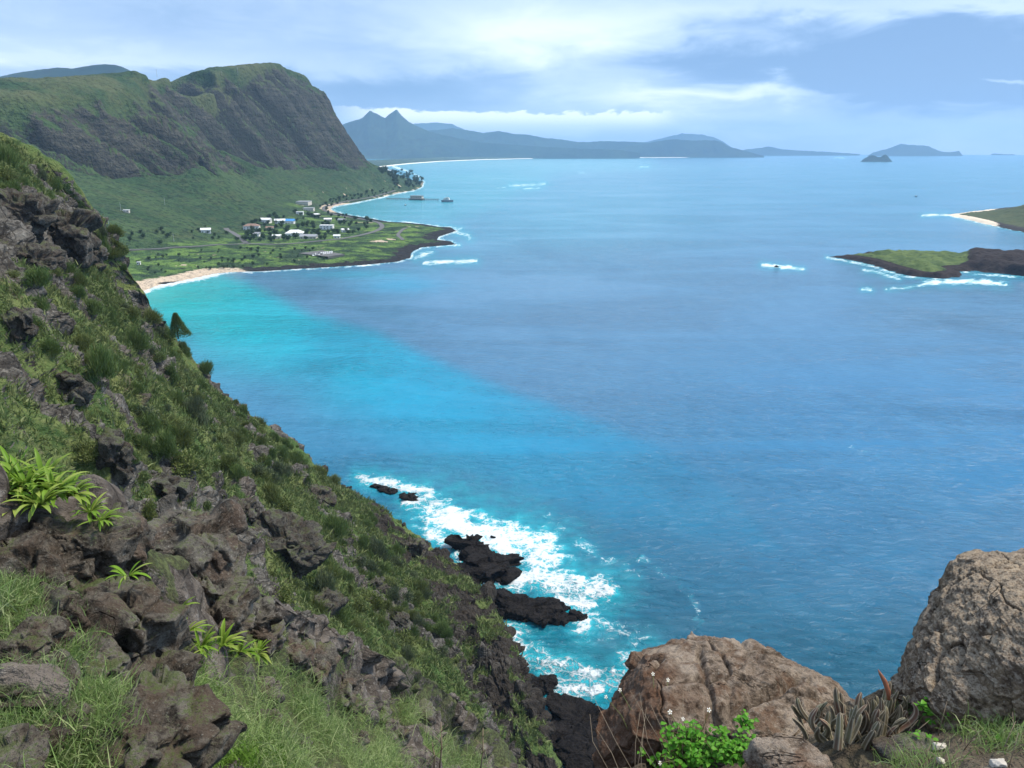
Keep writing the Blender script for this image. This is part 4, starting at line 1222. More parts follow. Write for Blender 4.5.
def net_rock(name, rows, mat, label, seed, amp=.06, nr=330, nc=420, crack=None, cat='boulder', strata=.22):
    g = patch(np.array([[P(*q) for q in r] for r in rows]), nr, nc)
    n = gnormals(g)
    mid = g[nr // 2, nc // 2] - np.array([0, 0, CAMZ])
    if (n[nr // 2, nc // 2] * mid).sum() > 0:
        n = -n; fl = False
    else:
        fl = True
    w1, w2, wc_ = worley(g / (amp * 7) + .3 * fbm(g / (amp * 5), 3, seed)[..., None], seed + 1)
    v1, v2, vc = worley(g / (amp * 2.6) + .3 * fbm(g / (amp * 2), 3, seed + 8)[..., None], seed + 9)
    d = fbm(g / (amp * 9), 3, seed + 2) * amp * .6 + fbm(g / (amp * 1.3), 5, seed + 3) * amp * .42 + (wc_ - .5) * amp * .8 * sstep(w2 - w1, 0, .14) + (vc - .5) * amp * .22 * sstep(v2 - v1, 0, .15)
    d -= amp * .35 * sstep(w2 - w1, .05, 0)
    ex = np.ptp(g.reshape(-1, 3), axis=0).mean()
    gc = (g - g.reshape(-1, 3).mean(0)) / ex
    d += amp * 3.4 * ((wc_ - .5) * gc[..., 0] + ((wc_ * 7.13) % 1 - .5) * gc[..., 2] + ((wc_ * 13.7) % 1 - .5) * gc[..., 1])
    lay = g @ np.array([.42, -.15, .9])
    d += amp * strata * (ridged(np.stack([lay / (amp * 1.1), g[..., 0] / (amp * 14), g[..., 1] / (amp * 14)], -1), 4, seed + 20) - .55)
    if crack is not None:
        px, py, _ = pix(g)
        for pts, wd, dp in crack:
            d -= dp * np.exp(-(pline(px, py, pts) / wd) ** 2)
    g = g + n * d[..., None]
    f = grid_faces(nr, nc)
    o = link(name, raw_mesh(name, g, f[:, ::-1] if not fl else f, True), mat)
    return tag(o, label, cat), g


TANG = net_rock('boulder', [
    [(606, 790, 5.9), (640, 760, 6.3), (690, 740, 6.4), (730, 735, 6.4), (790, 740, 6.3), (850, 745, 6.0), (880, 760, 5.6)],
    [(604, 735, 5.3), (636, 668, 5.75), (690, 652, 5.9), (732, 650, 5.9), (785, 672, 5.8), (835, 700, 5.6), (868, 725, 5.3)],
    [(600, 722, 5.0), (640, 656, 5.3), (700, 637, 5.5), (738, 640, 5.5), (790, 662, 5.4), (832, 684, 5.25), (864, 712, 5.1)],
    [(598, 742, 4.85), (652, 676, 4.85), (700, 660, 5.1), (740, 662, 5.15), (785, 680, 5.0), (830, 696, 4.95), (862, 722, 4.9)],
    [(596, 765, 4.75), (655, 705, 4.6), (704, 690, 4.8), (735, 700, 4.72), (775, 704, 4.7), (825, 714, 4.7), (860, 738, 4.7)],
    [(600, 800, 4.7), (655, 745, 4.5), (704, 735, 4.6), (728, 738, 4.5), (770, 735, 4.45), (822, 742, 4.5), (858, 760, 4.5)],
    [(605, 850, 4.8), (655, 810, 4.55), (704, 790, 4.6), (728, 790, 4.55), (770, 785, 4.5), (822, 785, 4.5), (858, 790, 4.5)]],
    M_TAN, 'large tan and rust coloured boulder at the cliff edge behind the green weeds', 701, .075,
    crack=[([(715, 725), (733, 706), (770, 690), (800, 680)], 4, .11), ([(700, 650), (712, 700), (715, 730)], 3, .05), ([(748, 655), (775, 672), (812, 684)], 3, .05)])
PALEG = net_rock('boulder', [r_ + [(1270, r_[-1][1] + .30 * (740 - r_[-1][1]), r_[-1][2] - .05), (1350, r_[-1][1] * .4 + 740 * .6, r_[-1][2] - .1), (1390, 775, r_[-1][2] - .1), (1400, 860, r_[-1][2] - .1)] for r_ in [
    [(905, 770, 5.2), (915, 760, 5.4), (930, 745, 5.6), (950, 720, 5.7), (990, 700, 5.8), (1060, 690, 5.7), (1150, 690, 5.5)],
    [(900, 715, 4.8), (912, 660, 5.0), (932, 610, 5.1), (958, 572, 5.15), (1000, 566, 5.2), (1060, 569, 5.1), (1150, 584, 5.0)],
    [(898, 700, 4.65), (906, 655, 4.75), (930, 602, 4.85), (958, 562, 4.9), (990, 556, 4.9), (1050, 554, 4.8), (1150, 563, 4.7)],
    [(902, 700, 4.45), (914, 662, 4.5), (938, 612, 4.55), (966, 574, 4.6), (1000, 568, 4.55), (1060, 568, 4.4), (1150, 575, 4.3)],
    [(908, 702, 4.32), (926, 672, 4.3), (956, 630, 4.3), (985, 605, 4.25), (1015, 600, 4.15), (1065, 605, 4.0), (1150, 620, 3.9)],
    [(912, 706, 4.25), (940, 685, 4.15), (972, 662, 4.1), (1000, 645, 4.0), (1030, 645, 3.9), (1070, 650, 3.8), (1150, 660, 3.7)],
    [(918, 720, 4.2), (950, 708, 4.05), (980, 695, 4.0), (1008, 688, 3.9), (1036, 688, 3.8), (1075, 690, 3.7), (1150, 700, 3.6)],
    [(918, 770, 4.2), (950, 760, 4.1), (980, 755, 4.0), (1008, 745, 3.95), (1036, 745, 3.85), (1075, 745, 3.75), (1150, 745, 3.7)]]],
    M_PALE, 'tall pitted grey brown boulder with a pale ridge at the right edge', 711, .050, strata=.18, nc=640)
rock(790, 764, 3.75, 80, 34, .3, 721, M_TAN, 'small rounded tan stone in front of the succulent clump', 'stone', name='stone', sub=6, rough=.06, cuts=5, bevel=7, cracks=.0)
rock(905, 752, 3.9, 62, 20, .2, 722, M_GREY, 'flat grey stone beside the succulent clump', 'stone', name='stone', sub=5, rough=.1)
rock(900, 690, 4.62, 20, 26, .2, 723, M_PALE, 'brown stone in the gap between the two boulders', 'stone', name='stone', sub=5, rough=.12)
for (px, py, w_, h_, lab) in ((940, 747, 14, 9, 'white stone, larger of two on the dry earth'), (941, 761, 7, 6, 'white pebble below the larger white stone'), (1000, 764, 16, 9, 'pale stone in the dry grass by the frame corner'), (127, 684, 7, 9, None)):
    if lab is None: continue
    loc, _ = ray(NRB, px, py)
    d = float(pix(np.array(loc))[2]) if loc else 3.8
    mW = bpy.data.materials.get('white_stone')
    if mW is None:
        mW, t, b = material('white_stone'); t.put(b.inputs['Base Color'], t.mix(t.noise(t.pos(), 40, 4), (.36, .32, .27), (.60, .55, .48)))
    rock(px, py, d - .02, w_, h_, .05, 730 + w_, mW, lab, 'stone', name='stone', sub=4, rough=.12)
# ------------------------------------------------------------------ PLANT BUILDERS
def leaf_mat(name, c1, c2, c3, s=1.0, trans=.25, rough=.55):
    m, t, b = material(name)
    info = t.n('ShaderNodeObjectInfo').outputs['Random']
    tc = t.pos()
    v = t.attr('tint')
    c = t.mix(t.step(t.noise(tc, .35 * s, 4, .6), .38, .62), c1, c2)
    c = t.mix(t.m('MULTIPLY', t.step(v, .45, .95), .8), c, c3)
    c = t.mix(t.m('MULTIPLY', info, .45), c, t.mix(.5, c1, c3))
    t.put(b.inputs['Base Color'], c)
    b.inputs['Roughness'].default_value = rough
    tr = t.n('ShaderNodeBsdfTranslucent'); t.put(tr.inputs[0], c)
    mx = t.n('ShaderNodeMixShader'); mx.inputs[0].default_value = trans
    t.t.links.new(b.outputs[0], mx.inputs[1]); t.t.links.new(tr.outputs[0], mx.inputs[2])
    t.t.links.new(mx.outputs[0], t.t.nodes['Material Output'].inputs[0])
    return m


def blades(base, d0, length, width, droop, tint, seg=3):
    """curved tapering blades as one set of strips"""
    base, d0 = np.asarray(base, float), np.asarray(d0, float)
    n = len(base)
    d0 = d0 / (np.linalg.norm(d0, axis=1, keepdims=True) + 1e-9)
    side = np.cross(d0, rng.normal(size=(n, 3))); side /= np.linalg.norm(side, axis=1, keepdims=True) + 1e-9
    p = base.copy(); d = d0.copy(); V = []
    for k in range(seg + 1):
        w_ = width * (1 - (k / seg) ** 1.6) * .5
        if k == seg:
            V.append(p[:, None])
        else:
            V.append(np.stack([p - side * w_[:, None], p + side * w_[:, None]], 1))
        p = p + d * (length / seg)[:, None]
        d = d + np.stack([0 * droop, 0 * droop, -droop / seg], -1); d /= np.linalg.norm(d, axis=1, keepdims=True)
    V = np.concatenate(V, 1); m_ = V.shape[1]
    o = np.arange(n)[:, None] * m_
    quads = [o + np.array([[2 * k, 2 * k + 1, 2 * k + 3, 2 * k + 2]]) for k in range(seg - 1)]
    tri = o + np.array([[2 * seg - 2, 2 * seg - 1, 2 * seg]])
    return V.reshape(-1, 3), [np.concatenate(quads) if quads else np.zeros((0, 4), int), tri], np.repeat(tint, m_)


def shrub_mesh(name, n, hgt, seed, up=1.0, ll=(.22, .42), lw=.055):
    r_ = np.random.default_rng(seed)
    ncl = 16
    cc = r_.normal(size=(ncl, 3)); cc /= np.linalg.norm(cc, axis=1, keepdims=True)
    cc[:, 2] = np.abs(cc[:, 2]) * hgt; cc[:, :2] *= .72
    cc *= r_.uniform(.45, 1.0, ncl)[:, None]
    i = r_.integers(0, ncl, n)
    p = cc[i] + r_.normal(size=(n, 3)) * .17
    p[:, 2] = np.maximum(p[:, 2], -.15)
    out = p * np.array([1, 1, .5]); out /= np.linalg.norm(out, axis=1, keepdims=True) + 1e-6
    d = out * .7 + np.array([0, 0, up]) + r_.normal(size=(n, 3)) * .35
    v, f, tt = blades(p, d, r_.uniform(*ll, n), r_.uniform(.6, 1.2, n) * lw, r_.uniform(.1, .8, n), r_.uniform(0, 1, n), 2)
    return raw_mesh(name, v, f, False, {'tint': tt})


M_SHRUB = leaf_mat('shrub_leaves', (.078, .135, .036), (.118, .175, .050), (.185, .225, .085), .3)
M_SHRUB2 = leaf_mat('yellow_green_leaves', (.095, .135, .036), (.140, .175, .050), (.21, .22, .09), .4)
M_SHRUB3 = leaf_mat('grey_green_leaves', (.070, .100, .050), (.110, .140, .070), (.17, .185, .11), .4)
M_UNDER = leaf_mat('undergrowth_leaves', (.072, .124, .034), (.138, .172, .058), (.230, .245, .110), .25)
M_GRASS = leaf_mat('grass_blades', (.095, .185, .042), (.190, .290, .080), (.430, .470, .240), 1.0, .3)
M_GREENW = leaf_mat('bright_moss', (.075, .165, .018), (.11, .21, .03), (.17, .27, .05), 2.0, .3)
M_DRY = leaf_mat('dry_grass', (.22, .18, .10), (.32, .26, .16), (.42, .36, .24), 3.0, .2)
M_STRAP = leaf_mat('strap_leaf', (.12, .245, .020), (.195, .335, .035), (.34, .38, .10), 3.0, .3, .38)
M_WEED = leaf_mat('weed_leaf', (.055, .20, .015), (.10, .30, .025), (.16, .36, .04), 6.0, .3, .42)

# 300 shrubs on the slope
SM = [shrub_mesh('shrub', 2400, h_, 900 + k, u_, lw=.04) for k, (h_, u_) in enumerate(((1.0, 1.1), (1.2, 1.3), (.8, 1.0), (1.0, 1.5), (1.35, 1.4), (.75, .8)))]
SM += [shrub_mesh('shrub', 1900, h_, 920 + k, .25, ll=(.10, .17), lw=.085) for k, h_ in enumerate((.7, .9, .6))]
dense = [  # px, py, rx, ry, weight
    (25, 165, 34, 26, 3.0), (95, 235, 36, 30, 1.6), (150, 290, 40, 30, 1.5), (60, 262, 60, 26, 1.2), (235, 385, 50, 34, 1.5), (330, 470, 60, 34, 2.2), (395, 550, 46, 44, 2.0), (425, 640, 34, 50, 2.2),
    (170, 360, 40, 34, 1.3), (110, 330, 46, 34, 1.0), (205, 430, 46, 30, 1.2), (260, 440, 46, 34, 1.3), (310, 590, 30, 30, 1.3), (360, 590, 40, 40, 1.4), (150, 420, 40, 30, 1.0), (250, 490, 60, 30, .9), (440, 590, 26, 40, 1.0)]
wts = np.array([q[4] * q[2] * q[3] for q in dense]); wts /= wts.sum()
placed, tries = [], 0
while len(placed) < 299 and tries < 8000:
    tries += 1
    q = dense[rng.choice(len(dense), p=wts)]
    px, py = q[0] + rng.normal() * q[2] * .75, q[1] + rng.normal() * q[3] * .75
    if px < -6 or py > 770:
        continue
    loc, nor = ray(SBVH, px, py)
    if loc is None or loc.z < 13 + 24 * max(0, min(1, (px - 430) / 80)):
        continue
    l2, _ = ray(NLB, px, py)
    d = float(pix(np.array(loc))[2])
    if l2 is not None and float(pix(np.array(l2))[2]) < d:
        continue
    if fbm(np.array([loc]) / 22, 3, 131)[0] < -.18:
        continue
    if ((px - 35) / 56) ** 2 + ((py - 236) / 32) ** 2 < 1 and rng.uniform() < .9:
        continue
    s = rng.choice([rng.uniform(.9, 2.0), rng.uniform(1.8, 3.2), rng.uniform(3.0, 4.4)], p=[.35, .42, .23]) * (.6 + .4 * min(d / 200, 1.2))
    if any((px - a) ** 2 + (py - c) ** 2 < (F * s / d * .55) ** 2 for a, c, _ in placed):
        continue
    placed.append((px, py, d))
    ki = int(rng.choice(9, p=[.13, .13, .12, .12, .12, .1, .10, .1, .08]))
    o = bpy.data.objects.new('shrub', SM[ki])
    COL.objects.link(o)
    o.location = loc - Vector((0, 0, .25 * s))
    o.rotation_euler = (rng.normal() * .12, rng.normal() * .12, rng.uniform(0, 6.3))
    o.scale = (s * rng.uniform(.8, 1.15), s * rng.uniform(.8, 1.15), s * rng.uniform(.75, 1.3))
    where = 'along the skyline of the cliff slope' if py < 60 + .93 * px * 1.02 + 100 and py < 345 + (px - 190) else 'low on the cliff slope above the surf rocks' if py > 520 else 'on the middle of the cliff slope'
    tag(o, ('green feathery shrub ' if ki < 6 else 'low leafy shrub ') + where, 'shrub', 'shrubs on the cliff slope')
for k, me in enumerate(SM):
    me.materials.append((M_SHRUB, M_SHRUB, M_SHRUB2, M_SHRUB, M_SHRUB3, M_SHRUB2, M_UNDER, M_SHRUB2, M_SHRUB3)[k])
# the conifer like tree standing clear of the skyline
loc, _ = ray(SBVH, 178, 336)
if loc is None: loc = Vector(P(178, 336, 262))
tr_ = empty('tree', loc, 0, 'dark pointed tree standing clear against the turquoise bay on the slope edge', 'tree')
r_ = np.random.default_rng(5); n = 5200
hh = r_.uniform(-.02, 1, n).clip(0) ** .9; rad = (1 - hh) ** .8 * .46 * np.sqrt(r_.uniform(.15, 1, n)); an = r_.uniform(0, 6.28, n)
p = np.stack([rad * np.cos(an), rad * np.sin(an), hh], -1) * 7.6; p[:, 0] += 1.2 * (1 - hh) ** 2
d = np.stack([np.cos(an), np.sin(an), 1.2 + 0 * an], -1) + r_.normal(size=(n, 3)) * .3
v, f, tt = blades(p, d, r_.uniform(.5, 1.0, n), r_.uniform(.08, .16, n), r_.uniform(.1, .6, n), r_.uniform(0, .8, n), 2)
link('crown', raw_mesh('crown', v, f, False, {'tint': tt}), M_SHRUB, tr_)
mB, t, b = material('bark'); t.put(b.inputs['Base Color'], t.mix(t.noise(t.obj(), 6, 4), (.05, .04, .032), (.13, .11, .09))); b.inputs['Roughness'].default_value = .9
MB().tube([(0, 0, -1), (.1, 0, 3), (0, 0, 7)], [.28, .2, .05], 7).build('trunk', mB, tr_, True)

# undergrowth on the slope
fl = SLD.reshape(-1, 3); pk = veg.reshape(-1) * (np.abs(sn2[..., 2]).reshape(-1) > .12)
vis = (rows_s[:, None] > 1.75) & (rows_s[:, None] < 4.6) & (SLD[..., 2] > 4)
clump = sstep(fbm(SLD / 4.5, 3, 141), -.25, .25)
pk = pk * vis.reshape(-1) * (.25 + .75 * clump.reshape(-1))
cell = np.linalg.norm(np.cross(np.gradient(SLD, axis=0), np.gradient(SLD, axis=1)), axis=-1).reshape(-1)
pk = pk * cell; pk /= pk.sum()
ii = rng.choice(len(fl), 70000, p=pk)
jit = rng.normal(size=(len(ii), 3)) * .2
dd_ = pix(fl[ii])[2]
sz = (.40 + .85 * np.clip(dd_ / 220, 0, 1.1)) * rng.uniform(.4, 1.6, len(ii))
bs, dr, ln, tn = [], [], [], []
tt0 = rng.uniform(0, 1, len(ii))
for k in range(5):
    bs.append(fl[ii] + jit + rng.normal(size=(len(ii), 3)) * .22 * sz[:, None])
    dr.append(rng.normal(size=(len(ii), 3)) * .55 + np.array([.15, 0, 1.0])); ln.append(sz * rng.uniform(.6, 1.2, len(ii))); tn.append(np.clip(tt0 + rng.normal(size=len(ii)) * .15, 0, 1))
bs, dr, ln, tn = map(np.concatenate, (bs, dr, ln, tn))
v, f, tt = blades(bs, dr, ln, ln * .22, np.full(len(ln), .5), tn, 2)
o = link('undergrowth', raw_mesh('undergrowth', v, f, False, {'tint': tt}), M_UNDER)
tag(o, 'low green and straw coloured scrub matting the cliff slope', kind='stuff')

# grass on the near hillside
def grass_on(g, wgt, n, nb, lmin, lmax, name, label, mat, wk=.035, spread=.06, drp=(.5, 1.6), lean=(.12, 0, 0), grow=0.0, kind='stuff', cat=None):
    fl = g.reshape(-1, 3)
    cell = np.linalg.norm(np.cross(np.gradient(g, axis=0), np.gradient(g, axis=1)), axis=-1).reshape(-1)
    dep_ = pix(fl)[2]
    w_ = wgt.reshape(-1) * cell / np.maximum(dep_, 2) ** 1.0
    w_ /= w_.sum()
    ii = rng.choice(len(fl), n, p=w_)
    sz = rng.uniform(lmin, lmax, n) * (1 + grow * np.clip(dep_[ii] / 10 - 1, 0, 2))
    tz = rng.uniform(0, 1, n)
    bs = np.repeat(fl[ii], nb, 0) + rng.normal(size=(n * nb, 3)) * np.array([1, 1, .1]) * (spread * np.repeat(sz / lmax, nb))[:, None]
    out = rng.normal(size=(n * nb, 3)) * .55; out[:, 2] = 1
    ln = np.repeat(sz, nb) * rng.uniform(.5, 1.15, n * nb)
    v, f, tt = blades(bs, out + np.array(lean), ln, ln * wk, rng.uniform(*drp, n * nb), np.clip(np.repeat(tz, nb) + rng.normal(size=n * nb) * .25, 0, 1), 3)
    o = link(name, raw_mesh(name, v, f, False, {'tint': tt}), mat)
    return tag(o, label, cat, kind=kind)


px_, py_, dn_ = pix(NLD)
patchy = sstep(fbm(NLD / 1.0, 3, 151), -.08, .22)
on = (rl[:, None] > 1.9) * vegn
slope_side = sstep(px_, 168, 190)
grass_on(NLD, on * slope_side * (.04 + .96 * patchy), 6000, 26, .16, .46, 'grass', 'long pale green grass covering the near slope', M_GRASS, .026, .17, drp=(.8, 2.4), grow=.4)
spots = sum(np.exp(-((px_ - a) / rx) ** 2 - ((py_ - c) / ry) ** 2) for a, c, rx, ry in ((14, 600, 24, 12), (30, 735, 40, 26), (100, 735, 16, 24), (110, 765, 26, 14), (66, 656, 16, 10), (60, 595, 20, 14), (12, 640, 12, 16), (90, 700, 14, 10), (50, 765, 40, 12)))
grass_on(NLD, (rl[:, None] > 1.9) * (spots * (1 - slope_side)), 1700, 16, .06, .20, 'grass', 'tufts of green grass between the left ledge boulders', M_GRASS, .045, .09)
mossy = sum(np.exp(-((px_ - a) / rx) ** 2 - ((py_ - c) / ry) ** 2) for a, c, rx, ry in ((190, 695, 18, 16), (205, 640, 18, 12), (250, 760, 30, 10), (178, 665, 12, 16)))
grass_on(NLD, (rl[:, None] > 1.9) * mossy, 1500, 10, .05, .13, 'ground_cover', 'bright green low ground cover beside the dark boulders', M_GREENW, .16, .10)
pr_x, pr_y, _ = pix(NR_)
wr = sstep(fbm(NR_ / .3, 3, 161), -.1, .4)
grass_on(NR_, wr * sstep(pr_x, 890, 930) + .6 * np.exp(-((pr_x - 800) / 60) ** 2 - ((pr_y - 745) / 14) ** 2), 800, 9, .05, .16, 'grass', 'thin dry straw coloured grass on the earth by the pale boulder', M_DRY, .028, .06)
gsp = sum(np.exp(-((pr_x - a) / 22) ** 2 - ((pr_y - c) / 12) ** 2) for a, c in ((930, 712), (958, 716), (985, 735), (1010, 742), (920, 765)))
grass_on(NR_, gsp, 420, 9, .05, .14, 'grass', 'green grass tufts at the foot of the pale boulder', M_GRASS, .045, .05)


# strap leaf plants
def strap_plant(px, py, d, n, L, label, lean=(0, 0, 0), seed=0, snap=None, part='leaves'):
    r_ = np.random.default_rng(seed)
    base = P(px, py, d)
    V, Fq, T = [], [], []
    for i in range(int(n * 1.7)):
        an = r_.uniform(0, 6.283); el = r_.uniform(.05, 1.1)
        dr = np.array([math.cos(an) * math.cos(el), math.sin(an) * math.cos(el), math.sin(el)]) + np.array(lean)
        dr /= np.linalg.norm(dr)
        l_ = L * r_.uniform(.5, 1.1); wd = l_ * r_.uniform(.12, .17); drp = r_.uniform(.7, 1.9)
        s_ = np.cross(dr, (0, 0, 1)); s_ /= np.linalg.norm(s_) + 1e-6
        p = np.array([math.cos(an), math.sin(an), 0]) * .02; b0 = len(V) * 27
        ring = []
        dcur = dr.copy()
        for k in range(9):
            u_ = k / 8
            w_ = wd * (.55 + 1.2 * u_) * max(1 - u_ ** 2.6, .02) * .5
            up_ = np.cross(s_, dcur)
            ring += [p - s_ * w_ + up_ * w_ * .45, p, p + s_ * w_ + up_ * w_ * .45]
            p = p + dcur * l_ / 8
            dcur = dcur + np.array([0, 0, -drp / 8]) * (.4 + u_); dcur /= np.linalg.norm(dcur)
        V.append(np.array(ring)); T += [r_.uniform(0, 1)] * 27
        for k in range(8):
            a = b0 + k * 3
            Fq += [(a, a + 1, a + 4, a + 3), (a + 1, a + 2, a + 5, a + 4)]
    o = link('strap_leaf_plant', raw_mesh('strap_leaf_plant', np.concatenate(V), np.array(Fq), True, {'tint': np.array(T)}), M_STRAP, loc=base)
    return tag(o, label, 'plant', 'strap leaf plants on the ledge')


SP_ = [(2, 486, 6.9, 26, .34, 'strap leaf plant highest at the left frame edge'), (44, 482, 7.1, 26, .32, 'strap leaf plant behind the tallest one in the ledge clump'), (18, 510, 6.75, 22, .30, 'strap leaf plant lowest at the front left of the clump'),
       (6, 500, 6.8, 26, .34, 'bright strap leaf plant cut by the left frame edge'), (26, 486, 6.9, 30, .34, 'tallest bright strap leaf plant of the ledge clump'), (40, 505, 6.7, 24, .30, 'strap leaf plant at the front of the clump above the slab'),
       (54, 492, 6.9, 26, .32, 'strap leaf plant right of the tallest one'), (70, 496, 7.0, 22, .28, 'strap leaf plant at the right end of the ledge clump'), (14, 474, 7.2, 20, .32, 'strap leaf plant at the back of the clump'),
       (90, 512, 7.0, 16, .22, 'yellowish strap leaf plant spilling over the crack between blocks'), (101, 520, 6.9, 12, .20, 'small hanging strap leaf plant below the spilling one'),
       (127, 576, 6.5, 9, .20, 'small strap leaf plant on the flat top of the overhanging boulder'),
       (186, 632, 9.6, 14, .30, 'strap leaf plant trailing down beside the outcrop'), (200, 648, 10.0, 18, .34, 'strap leaf plant in long grass right of the overhanging boulder'), (222, 646, 11.0, 18, .36, 'strap leaf plant in the middle of the grass slope clump'),
       (240, 652, 11.6, 18, .36, 'strap leaf plant under the outcrop foot'), (258, 654, 12.2, 16, .34, 'strap leaf plant at the right end of the grass slope clump'), (176, 612, 9.2, 10, .26, 'yellow green strap leaf plant hanging on the boulder edge'), (184, 662, 9.0, 12, .28, 'strap leaf plant low against the dark boulder')]
for k, (px, py, d, n, L, lab) in enumerate(SP_):
    if k > 11:
        loc, _ = ray(NLB, px, py)
        if loc is not None:
            d = float(pix(np.array(loc))[2]) - .05
    strap_plant(px, py, d, n, L, lab, lean=(.35 if k in (6, 7, 9, 10) else .1, -.15, .1), seed=40 + k)

# weeds with white flowers in front of the tan boulder
M_STEM, t, b = material('green_stem'); t.put(b.inputs['Base Color'], t.mix(t.noise(t.pos(), 30), (.08, .13, .03), (.15, .13, .06)))
M_PETAL, t, b = material('white_petal'); t.put(b.inputs['Base Color'], t.mix(t.noise(t.pos(), 60), (.72, .70, .62), (.82, .81, .76)))
M_YEL, t, b = material('yellow_centre'); t.put(b.inputs['Base Color'], t.mix(t.noise(t.pos(), 90), (.55, .36, .03), (.75, .52, .06)))
M_TWIG, t, b = material('dry_twig'); t.put(b.inputs['Base Color'], t.mix(t.noise(t.pos(), 20), (.15, .11, .075), (.30, .24, .17)))


def ovate(pos, dr, nrm, L, W):
    s_ = np.cross(dr, nrm); s_ /= np.linalg.norm(s_) + 1e-9
    u_ = [0, .18, .42, .70, 1.0]; w_ = [.04, .42, .5, .30, .0]
    bend = [0, .05, .06, 0, -.10]
    pts = []
    for a, c, bn in zip(u_, w_, bend):
        m_ = pos + dr * L * a + nrm * L * bn
        pts += [m_ - s_ * W * c + nrm * W * c * .25, m_, m_ + s_ * W * c + nrm * W * c * .25]
    return pts


def weed(px, py, d, n, hgt, rad, leaf, flowers, label, seed, mat=None, cat='weed'):
    r_ = np.random.default_rng(seed)
    base = P(px, py, d)
    root = empty('weed', base, 0, label, cat)
    V, Fq, T = [], [], []; st = MB()
    tips = []
    for k in range(max(n // 9, 5)):
        an = r_.uniform(0, 6.28); rr = rad * math.sqrt(r_.uniform(0, 1)); h_ = hgt * r_.uniform(.45, 1.0) * (1 - .35 * rr / rad)
        tip = np.array([math.cos(an) * rr, math.sin(an) * rr * .6, h_])
        mid = tip * np.array([.55, .55, .6]) + r_.normal(size=3) * .01
        st.tube([tuple(tip * .05), tuple(mid), tuple(tip)], [.004, .003, .0015], 5)
        tips.append((mid, tip))
    for i in range(n):
        mid, tip = tips[i % len(tips)]
        q = mid + (tip - mid) * r_.uniform(-.3, 1.0) + r_.normal(size=3) * .014
        an = r_.uniform(0, 6.28)
        dr = np.array([math.cos(an), math.sin(an), r_.uniform(-.35, .35)]); dr /= np.linalg.norm(dr)
        nm = np.array([0, -.35, 1.0]) + r_.normal(size=3) * .3; nm -= dr * (nm @ dr); nm /= np.linalg.norm(nm)
        b0 = len(V)
        L = leaf * r_.uniform(.5, 1.15)
        V += ovate(q, dr, nm, L, L * r_.uniform(.55, .8)); T += [r_.uniform(0, 1)] * 15
        for j in range(4):
            a = b0 + j * 3
            Fq += [(a, a + 1, a + 4, a + 3), (a + 1, a + 2, a + 5, a + 4)]
    link('leaves', raw_mesh('leaves', np.array(V), np.array(Fq), True, {'tint': np.array(T)}), mat or M_WEED, root)
    st.build('stems', M_STEM, root, True)
    for k, (fx, fy, fd, fs) in enumerate(flowers):
        c = P(fx, fy, fd) - base
        mb = MB()
        tilt = Vector((r_.normal() * .4, -.8, .7)).normalized()
        a1 = tilt.orthogonal().normalized(); a2 = tilt.cross(a1)
        for j in range(5):
            an = j * 2 * math.pi / 5 + k
            e = a1 * math.cos(an) + a2 * math.sin(an); g_ = tilt.cross(e)
            c0 = Vector(c)
            mb.add([c0 + e * fs * .12, c0 + e * fs * .55 - g_ * fs * .26 + tilt * fs * .08, c0 + e * fs * .95 - g_ * fs * .14, c0 + e * fs * .95 + g_ * fs * .14, c0 + e * fs * .55 + g_ * fs * .26 + tilt * fs * .08], [(0, 1, 2, 3, 4)])
        fl_ = mb.build('flower', M_PETAL, root)
        cb = MB(); cb.tube([Vector(c) - tilt * .002, Vector(c) + tilt * fs * .16], [fs * .2, fs * .13], 8)
        cb.build('flower_centre', M_YEL, fl_, True)
        sb = MB(); e0 = Vector((c[0] * .4, c[1] * .5, max(c[2] * .3, .02)))
        sb.tube([e0, (e0 + Vector(c)) / 2 + Vector((.01, 0, .03)), Vector(c)], [.0025, .002, .0014], 5).build('flower_stalk', M_STEM, root, True)
    return root


weed(688, 765, 4.35, 430, .31, .21, .036, [(670, 712, 4.28, .015), (683, 719, 4.25, .012), (709, 710, 4.3, .015), (660, 763, 4.2, .013)], 'big leafy green weed with white flowers against the tan boulder', 61)
weed(730, 764, 4.3, 360, .28, .17, .034, [], 'leafy green weed right of the flowering one', 62)
weed(752, 766, 4.28, 110, .16, .10, .030, [], 'low green weed in front of the boulder crack', 63)
weed(742, 728, 4.5, 70, .10, .07, .034, [], 'small bright weed growing high on the boulder crack', 64)
weed(655, 775, 4.5, 60, .24, .14, .046, [(653, 674, 4.75, .013), (668, 680, 4.72, .014), (606, 697, 4.7, .013), (620, 690, 4.75, .014)], 'thin stalky weed with white flowers held up over the rust coloured rock face', 65)
weed(928, 716, 4.18, 54, .11, .10, .038, [], 'small bright green weed at the left foot of the pale boulder', 66)
weed(955, 722, 4.08, 44, .09, .08, .034, [], 'small bright weed in the grass below the pale boulder', 67)
weed(922, 741, 3.95, 26, .05, .07, .034, [], 'low creeping weed near the white stones', 68)
weed(1000, 742, 3.75, 10, .04, .03, .034, [], 'single round leaved seedling in the dry grass', 69)

